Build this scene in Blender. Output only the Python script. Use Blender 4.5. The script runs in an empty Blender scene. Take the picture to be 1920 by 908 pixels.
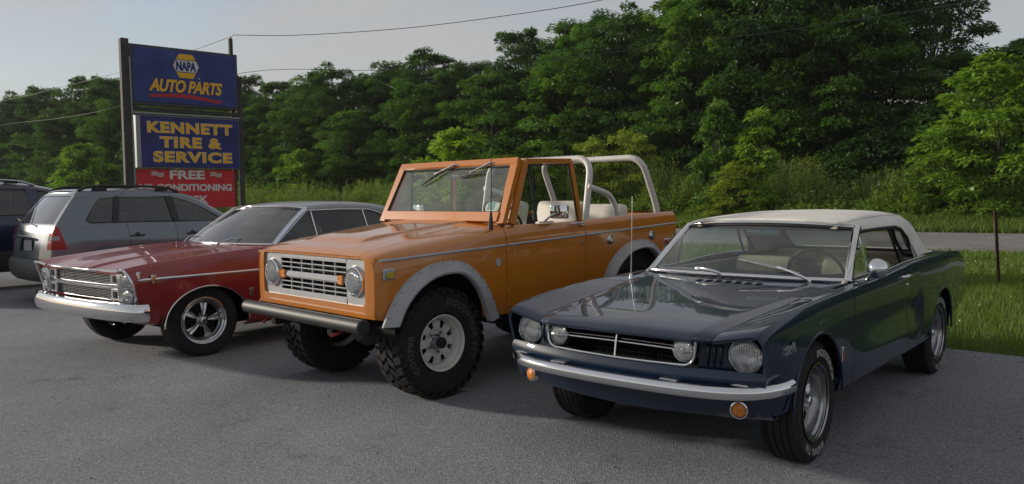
import bpy, bmesh, math, random
import numpy as np
from mathutils import Vector, Matrix
rng = np.random.default_rng(7)
random.seed(7)
R = math.radians
sc = bpy.context.scene
COL = sc.collection

# ------------------------------------------------------------------ camera
cam_d = bpy.data.cameras.new('camera')
cam = bpy.data.objects.new('camera', cam_d); COL.objects.link(cam)
cam_d.sensor_fit = 'HORIZONTAL'; cam_d.sensor_width = 36.0
cam_d.lens = 1483.4/1920*36; cam_d.clip_end = 3000; cam_d.clip_start = .05
_pi, _ro = R(3.2715), R(-.6667)
_f = Vector((0, math.cos(_pi), -math.sin(_pi))); _u = Vector((0, math.sin(_pi), math.cos(_pi))); _x = Vector((1, 0, 0))
_r2 = _x*math.cos(_ro)+_u*math.sin(_ro); _u2 = -_x*math.sin(_ro)+_u*math.cos(_ro)
cam.matrix_world = Matrix(((_r2.x, _u2.x, -_f.x, 0), (_r2.y, _u2.y, -_f.y, 0), (_r2.z, _u2.z, -_f.z, 1.4701), (0, 0, 0, 1)))
sc.camera = cam

# ------------------------------------------------------------------ sky, sun, exposure
SUN_EL, SUN_AZ = R(15.5), R(-74)          # azimuth from +Y towards +X (negative: left of the view)
world = bpy.data.worlds.new('World'); sc.world = world; world.use_nodes = True
nt = world.node_tree; nt.nodes.clear()
wo = nt.nodes.new('ShaderNodeOutputWorld'); bg = nt.nodes.new('ShaderNodeBackground')
sky = nt.nodes.new('ShaderNodeTexSky'); sky.sky_type = 'NISHITA'; sky.sun_disc = False
sky.sun_elevation = SUN_EL; sky.sun_rotation = SUN_AZ; sky.dust_density = .35; sky.air_density = 1.0; sky.ozone_density = 1.6
# thin high cloud veil: soft streaks that pull the sky towards an even grey
tc = nt.nodes.new('ShaderNodeTexCoord'); mp = nt.nodes.new('ShaderNodeMapping'); mp.inputs['Scale'].default_value = (1.2, 1.2, 5.5)
nz = nt.nodes.new('ShaderNodeTexNoise'); nz.inputs['Scale'].default_value = 1.6; nz.inputs['Detail'].default_value = 6; nz.inputs['Roughness'].default_value = .55; nz.inputs['Distortion'].default_value = .6
rp = nt.nodes.new('ShaderNodeValToRGB'); rp.color_ramp.elements[0].position = .34; rp.color_ramp.elements[1].position = .72
rp.color_ramp.elements[0].color = (.50, .50, .50, 1); rp.color_ramp.elements[1].color = (.93, .93, .93, 1)
veil = nt.nodes.new('ShaderNodeRGB'); veil.outputs[0].default_value = (3.85, 3.64, 3.44, 1)
mx = nt.nodes.new('ShaderNodeMix'); mx.data_type = 'RGBA'
L = nt.links.new
L(tc.outputs['Generated'], mp.inputs['Vector']); L(mp.outputs[0], nz.inputs['Vector']); L(nz.outputs['Fac'], rp.inputs['Fac'])
L(rp.outputs[0], mx.inputs[0]); L(sky.outputs[0], mx.inputs[6]); L(veil.outputs[0], mx.inputs[7])
L(mx.outputs[2], bg.inputs['Color']); bg.inputs['Strength'].default_value = .115
L(bg.outputs[0], wo.inputs[0])
sun_d = bpy.data.lights.new('sun', 'SUN'); sun_d.energy = 3.2; sun_d.angle = R(3.5); sun_d.color = (1, .89, .75)
sun = bpy.data.objects.new('sun', sun_d); COL.objects.link(sun)
_sd = Vector((math.sin(SUN_AZ)*math.cos(SUN_EL), math.cos(SUN_AZ)*math.cos(SUN_EL), math.sin(SUN_EL)))
sun.rotation_euler = _sd.to_track_quat('Z', 'Y').to_euler(); sun.location = _sd*60
sc.view_settings.view_transform = 'Standard'; sc.view_settings.look = 'None'; sc.view_settings.gamma = 1
sc.view_settings.exposure = 0.22; sc.view_settings.use_curve_mapping = False
sc.cycles.max_bounces = 8; sc.cycles.transparent_max_bounces = 24; sc.cycles.caustics_reflective = False; sc.cycles.caustics_refractive = False
sc.cycles.sample_clamp_indirect = 6
try: sc.cycles.use_denoising = True
except Exception: pass

# ------------------------------------------------------------------ materials
MATS = {}
def mat(name, col=(.5, .5, .5), rough=.5, metal=0., coat=0., coat_rough=.03, spec=.5, var=0., var_scale=6., bump=0., bump_scale=80., rvar=0., col2=None, emis=None, emis_str=0., trans=0., alpha=1., ior=1.5, sheen=0., coords='Object'):
    if name in MATS: return MATS[name]
    m = bpy.data.materials.new(name); m.use_nodes = True; MATS[name] = m
    n = m.node_tree.nodes; l = m.node_tree.links.new; p = n['Principled BSDF']
    p.inputs['Base Color'].default_value = (*col, 1); p.inputs['Roughness'].default_value = rough
    p.inputs['Metallic'].default_value = metal; p.inputs['Coat Weight'].default_value = coat; p.inputs['Coat Roughness'].default_value = coat_rough
    p.inputs['Specular IOR Level'].default_value = spec; p.inputs['IOR'].default_value = ior
    p.inputs['Transmission Weight'].default_value = trans; p.inputs['Sheen Weight'].default_value = sheen
    if emis: p.inputs['Emission Color'].default_value = (*emis, 1); p.inputs['Emission Strength'].default_value = emis_str
    if var or rvar or bump:
        t = n.new('ShaderNodeTexCoord')
    if var or rvar:
        z = n.new('ShaderNodeTexNoise'); z.inputs['Scale'].default_value = var_scale; z.inputs['Detail'].default_value = 6; z.inputs['Roughness'].default_value = .62
        l(t.outputs[coords], z.inputs['Vector'])
    if var:
        c2 = col2 or tuple(min(1, c*(1-var)) for c in col); c1 = col if col2 else tuple(min(1, c*(1+var)) for c in col)
        r = n.new('ShaderNodeValToRGB'); r.color_ramp.elements[0].position = .32; r.color_ramp.elements[1].position = .68
        r.color_ramp.elements[0].color = (*c1, 1); r.color_ramp.elements[1].color = (*c2, 1)
        l(z.outputs['Fac'], r.inputs['Fac']); l(r.outputs[0], p.inputs['Base Color'])
    if rvar:
        q = n.new('ShaderNodeMapRange'); q.inputs[1].default_value = .3; q.inputs[2].default_value = .7; q.inputs[3].default_value = max(0, rough-rvar); q.inputs[4].default_value = rough+rvar
        l(z.outputs['Fac'], q.inputs[0]); l(q.outputs[0], p.inputs['Roughness'])
    if bump:
        z2 = n.new('ShaderNodeTexNoise'); z2.inputs['Scale'].default_value = bump_scale; z2.inputs['Detail'].default_value = 4
        l(t.outputs[coords], z2.inputs['Vector'])
        b = n.new('ShaderNodeBump'); b.inputs['Strength'].default_value = bump; b.inputs['Distance'].default_value = .01
        l(z2.outputs['Fac'], b.inputs['Height']); l(b.outputs[0], p.inputs['Normal'])
    return m

def glass_mat(name, tint=(.8, .9, .85), rough=.0, refl=1.0, band=None, dust_sheen=.02):
    """thin pane: tinted see-through plus mirror reflection by angle and a little dust film"""
    if name in MATS: return MATS[name]
    m = bpy.data.materials.new(name); m.use_nodes = True; MATS[name] = m
    n = m.node_tree.nodes; l = m.node_tree.links.new; n.remove(n['Principled BSDF']); o = n['Material Output']
    tr = n.new('ShaderNodeBsdfTransparent'); tr.inputs[0].default_value = (*tint, 1)
    gl = n.new('ShaderNodeBsdfGlossy'); gl.inputs['Roughness'].default_value = rough; gl.inputs[0].default_value = (refl, refl, refl, 1)
    df = n.new('ShaderNodeBsdfDiffuse'); df.inputs[0].default_value = (.42, .42, .40, 1)
    fr = n.new('ShaderNodeFresnel'); fr.inputs[0].default_value = 1.55
    ge = n.new('ShaderNodeNewGeometry'); bi = n.new('ShaderNodeMath'); bi.operation = 'MULTIPLY_ADD'; bi.inputs[1].default_value = 1/1.55-1.55; bi.inputs[2].default_value = 1.55
    l(ge.outputs['Backfacing'], bi.inputs[0]); l(bi.outputs[0], fr.inputs[0])      # same reflection from either face of a pane
    ml = n.new('ShaderNodeMath'); ml.operation = 'MULTIPLY'; ml.inputs[1].default_value = 1.7; ml.use_clamp = True
    m1 = n.new('ShaderNodeMixShader'); m2 = n.new('ShaderNodeMixShader')
    l(fr.outputs[0], ml.inputs[0]); l(ml.outputs[0], m1.inputs[0]); l(tr.outputs[0], m1.inputs[1]); l(gl.outputs[0], m1.inputs[2])
    t = n.new('ShaderNodeTexCoord'); z = n.new('ShaderNodeTexNoise'); z.inputs['Scale'].default_value = 5; z.inputs['Detail'].default_value = 5
    q = n.new('ShaderNodeMapRange'); q.inputs[1].default_value = .3; q.inputs[2].default_value = .8; q.inputs[3].default_value = dust_sheen*.3; q.inputs[4].default_value = dust_sheen*2
    l(t.outputs['Object'], z.inputs['Vector']); l(z.outputs['Fac'], q.inputs[0]); l(q.outputs[0], m2.inputs[0])
    l(m1.outputs[0], m2.inputs[1]); l(df.outputs[0], m2.inputs[2]); l(m2.outputs[0], o.inputs[0])
    if band:   # sun-shade band dyed into the top of the windscreen: (z0, z1, colour) in object space
        s = n.new('ShaderNodeSeparateXYZ'); l(t.outputs['Object'], s.inputs[0])
        b = n.new('ShaderNodeMapRange'); b.inputs[1].default_value = band[0]; b.inputs[2].default_value = band[1]; l(s.outputs[2], b.inputs[0])
        mc = n.new('ShaderNodeMix'); mc.data_type = 'RGBA'; mc.inputs[6].default_value = (*tint, 1); mc.inputs[7].default_value = (*band[2], 1)
        l(b.outputs[0], mc.inputs[0]); l(mc.outputs[2], tr.inputs[0])
    return m

chrome = mat('chrome', (.72, .73, .75), .07, 1., rvar=.04, var_scale=9)
chrome_dull = mat('chrome_dull', (.55, .56, .58), .2, 1., rvar=.08, var_scale=12)
alu = mat('brushed_metal', (.45, .46, .48), .32, 1., rvar=.1, var_scale=30)
rubber = mat('tyre_rubber', (.018, .018, .019), .82, spec=.3, var=.25, var_scale=14, bump=.15, bump_scale=220)
black = mat('black_plastic', (.016, .016, .017), .55, var=.2, var_scale=20)
blackgloss = mat('black_gloss', (.008, .008, .009), .15)
dark = mat('dark_underbody', (.012, .012, .013), .9, spec=.2)
seal = mat('rubber_seal', (.02, .02, .02), .7)
white_letter = mat('white_letters', (.42, .41, .39), .7, var=.2, var_scale=40)
def lamp_glass():
    m = bpy.data.materials.new('lamp_glass'); m.use_nodes = True
    n = m.node_tree.nodes; l = m.node_tree.links.new; n.remove(n['Principled BSDF'])
    t = n.new('ShaderNodeTexCoord'); w = n.new('ShaderNodeTexWave'); w.bands_direction = 'Y'; w.inputs['Scale'].default_value = 26; w.inputs['Distortion'].default_value = .6; w.inputs['Detail'].default_value = 1
    l(t.outputs['Object'], w.inputs[0]); b = n.new('ShaderNodeBump'); b.inputs['Strength'].default_value = .55; b.inputs['Distance'].default_value = .01; l(w.outputs['Fac'], b.inputs['Height'])
    gl = n.new('ShaderNodeBsdfGlossy'); gl.inputs['Roughness'].default_value = .08; l(b.outputs[0], gl.inputs['Normal'])
    tr = n.new('ShaderNodeBsdfTransparent'); tr.inputs[0].default_value = (.9, .93, .94, 1)
    df = n.new('ShaderNodeBsdfDiffuse'); df.inputs[0].default_value = (.75, .78, .8, 1); l(b.outputs[0], df.inputs['Normal'])
    m1 = n.new('ShaderNodeMixShader'); m1.inputs[0].default_value = .30; l(tr.outputs[0], m1.inputs[1]); l(gl.outputs[0], m1.inputs[2])
    m2 = n.new('ShaderNodeMixShader'); m2.inputs[0].default_value = .15; l(m1.outputs[0], m2.inputs[1]); l(df.outputs[0], m2.inputs[2])
    l(m2.outputs[0], n['Material Output'].inputs[0]); MATS['lamp_glass'] = m; return m
lens_clear = lamp_glass()
lens_amber = mat('amber_lens', (.62, .20, .02), .15, var=.3, var_scale=60, bump=.4, bump_scale=160)
lens_red = mat('red_lens', (.33, .008, .01), .12, var=.35, var_scale=40, bump=.3, bump_scale=120)
lens_yellow = mat('yellow_lens', (.5, .34, .02), .2, var=.2, var_scale=40)

# ------------------------------------------------------------------ mesh kit
class G:
    def __init__(s): s.v = []; s.f = []
    def add(s, v, f):
        o = len(s.v); s.v.extend([tuple(map(float, p)) for p in v]); s.f.extend([tuple(int(i)+o for i in q) for q in f]); return s
    def grid(s, A, close_u=False, close_v=False, flip=False):
        A = np.asarray(A, float); a, b = A.shape[:2]; f = []
        for i in range(a if close_u else a-1):
            for j in range(b if close_v else b-1):
                q = (i*b+j, ((i+1) % a)*b+j, ((i+1) % a)*b+(j+1) % b, i*b+(j+1) % b)
                f.append(q[::-1] if flip else q)
        return s.add(A.reshape(-1, 3), f)
    def box(s, c, d, bev=0., rot=None, seg=1):
        bm = bmesh.new(); bmesh.ops.create_cube(bm, size=1)
        for v in bm.verts: v.co = Vector((v.co.x*d[0], v.co.y*d[1], v.co.z*d[2]))
        if bev: bmesh.ops.bevel(bm, geom=bm.edges[:], offset=bev, segments=seg, profile=.5, affect='EDGES')
        M = rot.to_4x4() if rot is not None else Matrix.Identity(4)
        vs = [tuple((M @ v.co)+Vector(c)) for v in bm.verts]
        bm.verts.index_update(); fs = [[v.index for v in f.verts] for f in bm.faces]; bm.free()
        return s.add(vs, fs)
    def tube(s, path, r, n=10, cap=True, sq=1.):
        P = [Vector(p) for p in path]; rr = r if hasattr(r, '__len__') else [r]*len(P)
        T = [(P[min(i+1, len(P)-1)]-P[max(i-1, 0)]).normalized() for i in range(len(P))]
        ref = Vector((0, 0, 1)) if abs(T[0].z) < .9 else Vector((1, 0, 0))
        N = (ref-T[0]*ref.dot(T[0])).normalized(); A = []
        for i in range(len(P)):
            N = (N-T[i]*N.dot(T[i])).normalized(); B = T[i].cross(N)
            A.append([P[i]+(N*math.cos(2*math.pi*k/n)+B*math.sin(2*math.pi*k/n)*sq)*rr[i] for k in range(n)])
        o = len(s.v); s.grid(np.array([[tuple(q) for q in a] for a in A]), close_v=True)
        if cap:
            s.f.append(tuple(o+k for k in range(n))); e = o+(len(P)-1)*n; s.f.append(tuple(e+k for k in range(n))[::-1])
        return s
    def sweep(s, prof, path, up=(0, 0, 1), cap=True, closed_path=False, ups=None):
        """closed 2d profile (side, up) swept along a path; side = tangent x up"""
        P = [Vector(p) for p in path]; m = len(P); A = []
        for i in range(m):
            a, b = (P[(i-1) % m], P[(i+1) % m]) if closed_path else (P[max(i-1, 0)], P[min(i+1, m-1)])
            T = (b-a).normalized(); U = Vector(ups[i] if ups is not None else up); U = (U-T*U.dot(T)).normalized(); S = T.cross(U)
            A.append([tuple(P[i]+S*p[0]+U*p[1]) for p in prof])
        o = len(s.v); n = len(prof); s.grid(np.array(A), close_v=True, close_u=closed_path)
        if cap and not closed_path:
            s.f.append(tuple(o+k for k in range(n))); e = o+(m-1)*n; s.f.append(tuple(e+k for k in range(n))[::-1])
        return s
    def lathe(s, prof, c=(0, 0, 0), axis=(0, 1, 0), n=48, a0=0., a1=2*math.pi):
        """profile [(radius, height along axis)]"""
        ax = Vector(axis).normalized(); ref = Vector((0, 0, 1)) if abs(ax.z) < .9 else Vector((1, 0, 0))
        e1 = (ref-ax*ref.dot(ax)).normalized(); e2 = ax.cross(e1); c = Vector(c); full = abs(a1-a0-2*math.pi) < 1e-6
        A = []
        for k in range(n if full else n+1):
            t = a0+(a1-a0)*k/n; d = e1*math.cos(t)+e2*math.sin(t)
            A.append([tuple(c+d*r+ax*h) for r, h in prof])
        return s.grid(np.array(A), close_u=full)
    def prism(s, poly, plane, d0, d1, bev=0.):
        """poly of 2d points; plane 'xz' (extrude y), 'yz' (extrude x), 'xy' (extrude z)"""
        mk3 = {'xz': lambda p, d: (p[0], d, p[1]), 'yz': lambda p, d: (d, p[0], p[1]), 'xy': lambda p, d: (p[0], p[1], d)}[plane]
        bm = bmesh.new(); a = [bm.verts.new(mk3(p, d0)) for p in poly]; f = bm.faces.new(a)
        r = bmesh.ops.extrude_face_region(bm, geom=[f]); dv = Vector(mk3((0, 0), d1-d0))
        bmesh.ops.translate(bm, vec=dv, verts=[e for e in r['geom'] if isinstance(e, bmesh.types.BMVert)])
        bmesh.ops.recalc_face_normals(bm, faces=bm.faces[:])
        if bev: bmesh.ops.bevel(bm, geom=bm.edges[:], offset=bev, segments=2, profile=.5, affect='EDGES')
        bm.verts.index_update(); vs = [tuple(v.co) for v in bm.verts]; fs = [[v.index for v in q.verts] for q in bm.faces]; bm.free()
        return s.add(vs, fs)
    def xf(s, M):
        s.v = [tuple(M @ Vector(p)) for p in s.v]; return s
    def mirror(s):
        g = G(); g.v = [(p[0], -p[1], p[2]) for p in s.v]; g.f = [q[::-1] for q in s.f]; return g
    def both(s):
        m = s.mirror(); return s.add(m.v, m.f)

def mesh_of(name, g, smooth=35, recalc=True):
    me = bpy.data.meshes.new(name); me.from_pydata(g.v, [], g.f); me.validate()
    if recalc:
        bm = bmesh.new(); bm.from_mesh(me); bmesh.ops.remove_doubles(bm, verts=bm.verts[:], dist=1e-5)
        bmesh.ops.recalc_face_normals(bm, faces=bm.faces[:]); bm.to_mesh(me); bm.free()
    me.polygons.foreach_set('use_smooth', [bool(smooth)]*len(me.polygons))
    if smooth: me.set_sharp_from_angle(angle=R(smooth))
    me.update(); return me
def mk(name, g, m, parent=None, smooth=35, recalc=True, loc=None):
    me = mesh_of(name, g, smooth, recalc) if isinstance(g, G) else g
    o = bpy.data.objects.new(name, me); COL.objects.link(o)
    if m is not None and not len(me.materials): me.materials.append(m)
    if parent is not None: o.parent = parent
    if loc is not None: o.location = loc
    return o
def tag(o, label=None, cat=None, group=None, kind=None):
    if label: o['label'] = label
    if cat: o['category'] = cat
    if group: o['group'] = group
    if kind: o['kind'] = kind
    return o
def empty(name, loc, rz=0.):
    o = bpy.data.objects.new(name, None); COL.objects.link(o); o.location = loc; o.rotation_euler = (0, 0, rz); o.empty_display_size = .2
    return o

# ---- smooth curves and lofted bodies
def pchip(xk, yk, x):
    xk = np.asarray(xk, float); yk = np.asarray(yk, float); x = np.clip(np.asarray(x, float), xk[0], xk[-1])
    n = len(xk)
    if n == 1: return np.full_like(x, yk[0])
    h = np.diff(xk); d = np.diff(yk)/h
    if n == 2: m = np.array([d[0], d[0]])
    else:
        m = np.zeros(n)
        w1 = 2*h[1:]+h[:-1]; w2 = h[1:]+2*h[:-1]; ok = d[:-1]*d[1:] > 0
        with np.errstate(divide='ignore', invalid='ignore'):
            m[1:-1] = np.where(ok, (w1+w2)/(w1/d[:-1]+w2/d[1:]), 0)
        m[0] = d[0]; m[-1] = d[-1]
    i = np.clip(np.searchsorted(xk, x, 'right')-1, 0, n-2); t = (x-xk[i])/h[i]
    return ((1+2*t)*(1-t)**2)*yk[i]+t*(1-t)**2*h[i]*m[i]+t*t*(3-2*t)*yk[i+1]+t*t*(t-1)*h[i]*m[i+1]
class Body:
    """character lines -> surface. lines: list of [(x,y,z)...]; sharp: set of line numbers; front/rear: x where each line ends"""
    def __init__(s, lines, sharp=(), front=None, rear=None, fx=(0, 1), rx=(0, -1), soft=.006, blur=.14):
        s.blur = blur
        s.k = []
        for ln in lines:
            a = np.array(sorted(ln), float); s.k.append(a)
        s.n = len(lines); s.sharp = set(sharp); s.front = front; s.rear = rear; s.fx = fx; s.rx = rx; s.soft = soft
    def cols(s, x):
        def ex(k, c, q):     # pchip with straight run-out past the ends
            a, b = k[0, 0], k[-1, 0]; e = 1e-3; y = pchip(k[:, 0], k[:, c], q)
            sa_ = (pchip(k[:, 0], k[:, c], np.array([a+e]))[0]-k[0, c])/e; sb_ = (k[-1, c]-pchip(k[:, 0], k[:, c], np.array([b-e]))[0])/e
            return y+np.minimum(q-a, 0)*sa_+np.maximum(q-b, 0)*sb_
        out = 0; W = 0
        for i in range(-4, 5):
            w = math.exp(-(i/2.2)**2); W += w
            out = out+w*np.stack([np.stack([ex(k, 1, x+i*s.blur/4), ex(k, 2, x+i*s.blur/4)], -1) for k in s.k], 1)
        return out/W  # nx,ncol,2
    def ev(s, x, v):
        """x (nx,), v (nv,) -> (nx,nv,3)"""
        x = np.asarray(x, float); v = np.asarray(v, float)
        C = s.cols(x); nx = len(x); out = np.zeros((nx, len(v), 3))
        br = sorted({0, s.n-1} | s.sharp)
        sl = np.linalg.norm(np.diff(C, axis=1), axis=2)+1e-6; T = np.concatenate([np.zeros((nx, 1)), np.cumsum(sl, 1)], 1)
        base = np.floor(np.clip(v, 0, s.n-1-1e-9)).astype(int); fr = v-base
        for i in range(nx):
            tv = T[i, base]+fr*(T[i, base+1]-T[i, base])
            acc = 0
            for e in (-s.soft, 0, s.soft):
                te = np.clip(tv+e, 0, T[i, -1]); q = np.zeros((len(v), 2))
                for a, b in zip(br[:-1], br[1:]):
                    msk = (te >= T[i, a]-1e-12) & (te <= T[i, b]+1e-12)
                    if msk.any():
                        for c in (0, 1): q[msk, c] = pchip(T[i, a:b+1], C[i, a:b+1, c], te[msk])
                acc = acc+q
            out[i, :, 1:] = acc/3
        X = np.repeat(x[:, None], len(v), 1)
        if s.front is not None:
            o = np.interp(v, np.arange(s.n), s.front)-s.fx[1]; w = np.clip((x-s.fx[0])/(s.fx[1]-s.fx[0]), 0, 1)**1.5
            X = X+w[:, None]*o[None]
        if s.rear is not None:
            o = np.interp(v, np.arange(s.n), s.rear)-s.rx[1]; w = np.clip((x-s.rx[0])/(s.rx[1]-s.rx[0]), 0, 1)**1.5
            X = X+w[:, None]*o[None]
        out[:, :, 0] = X; return out
    def sheet(s, x0, x1, v0, v1, nx, nv):
        x = np.linspace(x0, x1, nx)
        br = [v0]+[q for q in range(int(math.ceil(v0+1e-6)), int(math.floor(v1-1e-6))+1)]+[v1]
        per = max(2, int(round(nv/(len(br)-1)))); v = []
        for a, b in zip(br[:-1], br[1:]): v += list(np.linspace(a, b, per+1)[:-1])
        v.append(br[-1]); A = s.ev(x, v); g = G(); g.grid(A); return g

def sdf_poly(P, poly):
    """signed distance of 2d points to polygon, negative inside"""
    P = np.asarray(P, float); V = np.asarray(poly, float); n = len(V); d = np.full(len(P), 1e9); sgn = np.ones(len(P))
    for i in range(n):
        a = V[i]; b = V[i-1]; e = b-a; w = P-a; t = np.clip((w@e)/(e@e+1e-12), 0, 1); q = w-t[:, None]*e
        d = np.minimum(d, (q**2).sum(1))
        c1 = P[:, 1] >= a[1]; c2 = P[:, 1] < b[1]; c3 = e[0]*w[:, 1] > e[1]*w[:, 0]
        al = c1 & c2 & c3; no = ~c1 & ~c2 & ~c3; sgn[al | no] *= -1
    return sgn*np.sqrt(d)
def clip(g, fn, keep_cut=None):
    """cut a mesh along fn(points)=0, keep fn>0"""
    V = np.array(g.v); val = fn(V); o = G(); idx = {}; cut = {}
    def vert(i):
        if i not in idx: idx[i] = len(o.v); o.v.append(tuple(V[i]))
        return idx[i]
    def edge(i, j):
        k = (min(i, j), max(i, j))
        if k not in cut:
            a, b = (V[i], V[j]); fa, fb = val[i], val[j]
            for _ in range(6):
                t = fa/(fa-fb); t = min(max(t, .02), .98); m = a+(b-a)*t; fm = float(fn(m[None])[0])
                if (fm > 0) == (fa > 0): a, fa = m, fm
                else: b, fb = m, fm
                if abs(fm) < 1e-6: break
            cut[k] = len(o.v); o.v.append(tuple(m))
        return cut[k]
    for f in g.f:
        ins = [val[i] > 0 for i in f]
        if all(ins): o.f.append(tuple(vert(i) for i in f)); continue
        if not any(ins): continue
        q = []
        for a in range(len(f)):
            i, j = f[a], f[(a+1) % len(f)]
            if val[i] > 0: q.append(vert(i))
            if (val[i] > 0) != (val[j] > 0): q.append(edge(i, j))
        if len(q) >= 3: o.f.append(tuple(q))
    return o
def skirt(g, depth, into=None):
    """fold all open edges inward by depth (along -normal, or towards a fixed direction)"""
    from collections import defaultdict
    V = np.array(g.v); N = np.zeros_like(V); cnt = defaultdict(list)
    for f in g.f:
        a = V[f[1]]-V[f[0]]; b = V[f[-1]]-V[f[0]]; nn = np.cross(V[f[2]]-V[f[0]], V[f[3 % len(f)]]-V[f[1]]) if len(f) > 3 else np.cross(a, b)
        l = np.linalg.norm(nn); nn = nn/l if l > 1e-14 else nn*0
        for i in f: N[i] += nn
        for k in range(len(f)): cnt[tuple(sorted((f[k], f[(k+1) % len(f)])))].append((f[k], f[(k+1) % len(f)]))
    N /= (np.linalg.norm(N, axis=1, keepdims=True)+1e-12); new = {}
    def nv(i):
        if i not in new:
            d = N[i]*depth if into is None else np.array(into)*abs(depth)
            new[i] = len(g.v); g.v.append(tuple(V[i]+d))
        return new[i]
    for k, e in list(cnt.items()):
        if len(e) == 1:
            i, j = e[0]; g.f.append((j, i, nv(i), nv(j)))
    return g
def outward(g, ref):
    """+1 if the first faces point away from ref point"""
    V = np.array(g.v); c = 0
    for f in g.f[::max(1, len(g.f)//40)]:
        p = V[list(f)]; n = np.cross(p[1]-p[0], p[2]-p[0]); c += np.sign(n@(p.mean(0)-np.array(ref)))
    return 1 if c >= 0 else -1
def panel(car, name, body, x0, x1, v0, v1, m, nx=30, nv=20, cuts=(), gap=.0035, depth=.014, sides=(1, -1), smooth=32, into=None, label=None, ref=(-1.3, 0, .55), xs=True):
    """cut one skin panel out of the lofted body, with folded edges; left and right"""
    g = body.sheet(x0-gap if xs else x0, x1+gap if xs else x1, v0, v1, nx, nv)
    for c in cuts: g = clip(g, c)
    if outward(g, (ref[0], 0, ref[2])) < 0: g.f = [q[::-1] for q in g.f]
    skirt(g, -depth, into)
    out = []
    for s_ in sides:
        gg = g if s_ > 0 else g.mirror()
        out.append(mk(name, gg, m, car, smooth, recalc=False))
    return out
def full_panel(car, name, body, x0, x1, v1, m, nx=40, nv=20, cuts=(), gap=.0035, depth=.014, smooth=32, ref=(-1.3, 0, .55)):
    """panel across the centre line (bonnet, boot, roof)"""
    x = np.linspace(x0-gap, x1+gap, nx); v = np.linspace(0, v1, nv); A = body.ev(x, v)
    B = A[:, ::-1].copy(); B[:, :, 1] *= -1; A = np.concatenate([B[:, :-1], A], 1); g = G(); g.grid(A)
    for c in cuts: g = clip(g, c)
    if outward(g, ref) < 0: g.f = [q[::-1] for q in g.f]
    skirt(g, -depth)
    return mk(name, g, m, car, smooth, recalc=False)
def arch(xw, zc, rad, flat=1.):
    return lambda P: np.hypot(P[:, 0]-xw, np.maximum(P[:, 2]-zc, 0)*flat)-rad
def arch_band(body_y, xw, zc, r0, r1, thick, z_end, n=40, yoff=0.):
    pass
def rrect(w, h, r, n=6, cx=0., cy=0.):
    pts = []
    for sx, sy, a in ((1, 1, 0), (-1, 1, 90), (-1, -1, 180), (1, -1, 270)):
        for k in range(n+1):
            t = R(a+90*k/n); pts.append((cx+sx*(w/2-r)+r*math.cos(t), cy+sy*(h/2-r)+r*math.sin(t)))
    return pts
def smooth_path(pts, n=12):
    P = np.array(pts, float); t = np.concatenate([[0], np.cumsum(np.linalg.norm(np.diff(P, axis=0), axis=1))])
    out = []; tt = np.linspace(0, t[-1], n)
    # catmull-rom
    for q in tt:
        i = int(np.clip(np.searchsorted(t, q, 'right')-1, 0, len(P)-2)); u = (q-t[i])/(t[i+1]-t[i])
        p1, p2 = P[i], P[i+1]; p0 = P[i-1] if i > 0 else 2*p1-p2; p3 = P[i+2] if i+2 < len(P) else 2*p2-p1
        out.append(tuple(.5*((2*p1)+(-p0+p2)*u+(2*p0-5*p1+4*p2-p3)*u*u+(-p0+3*p1-3*p2+p3)*u**3)))
    return out
def fillet_path(pts, rad, n=6):
    """polyline with rounded corners"""
    P = [Vector(p) for p in pts]; out = [tuple(P[0])]
    for i in range(1, len(P)-1):
        a = (P[i-1]-P[i]); b = (P[i+1]-P[i]); r = min(rad, a.length*.49, b.length*.49); a.normalize(); b.normalize()
        p0, p2 = P[i]+a*r, P[i]+b*r
        for k in range(n+1):
            t = k/n; out.append(tuple(p0*(1-t)**2+P[i]*2*t*(1-t)+p2*t*t))
    out.append(tuple(P[-1])); return out

# ---- lettering (built-in font)
def text_geo(s, size=1., bold=0., shear=0., spacing=1., align='CENTER', res=4):
    c = bpy.data.curves.new('t', 'FONT'); c.body = s; c.size = size; c.offset = bold; c.shear = shear; c.space_character = spacing; c.align_x = align; c.align_y = 'CENTER'; c.resolution_u = res; c.fill_mode = 'FRONT'
    o = bpy.data.objects.new('t', c); COL.objects.link(o)
    dg = bpy.context.evaluated_depsgraph_get(); me = bpy.data.meshes.new_from_object(o.evaluated_get(dg))
    g = G(); g.add([v.co for v in me.vertices], [p.vertices[:] for p in me.polygons])
    bpy.data.objects.remove(o); bpy.data.curves.remove(c); bpy.data.meshes.remove(me)
    return g
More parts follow.
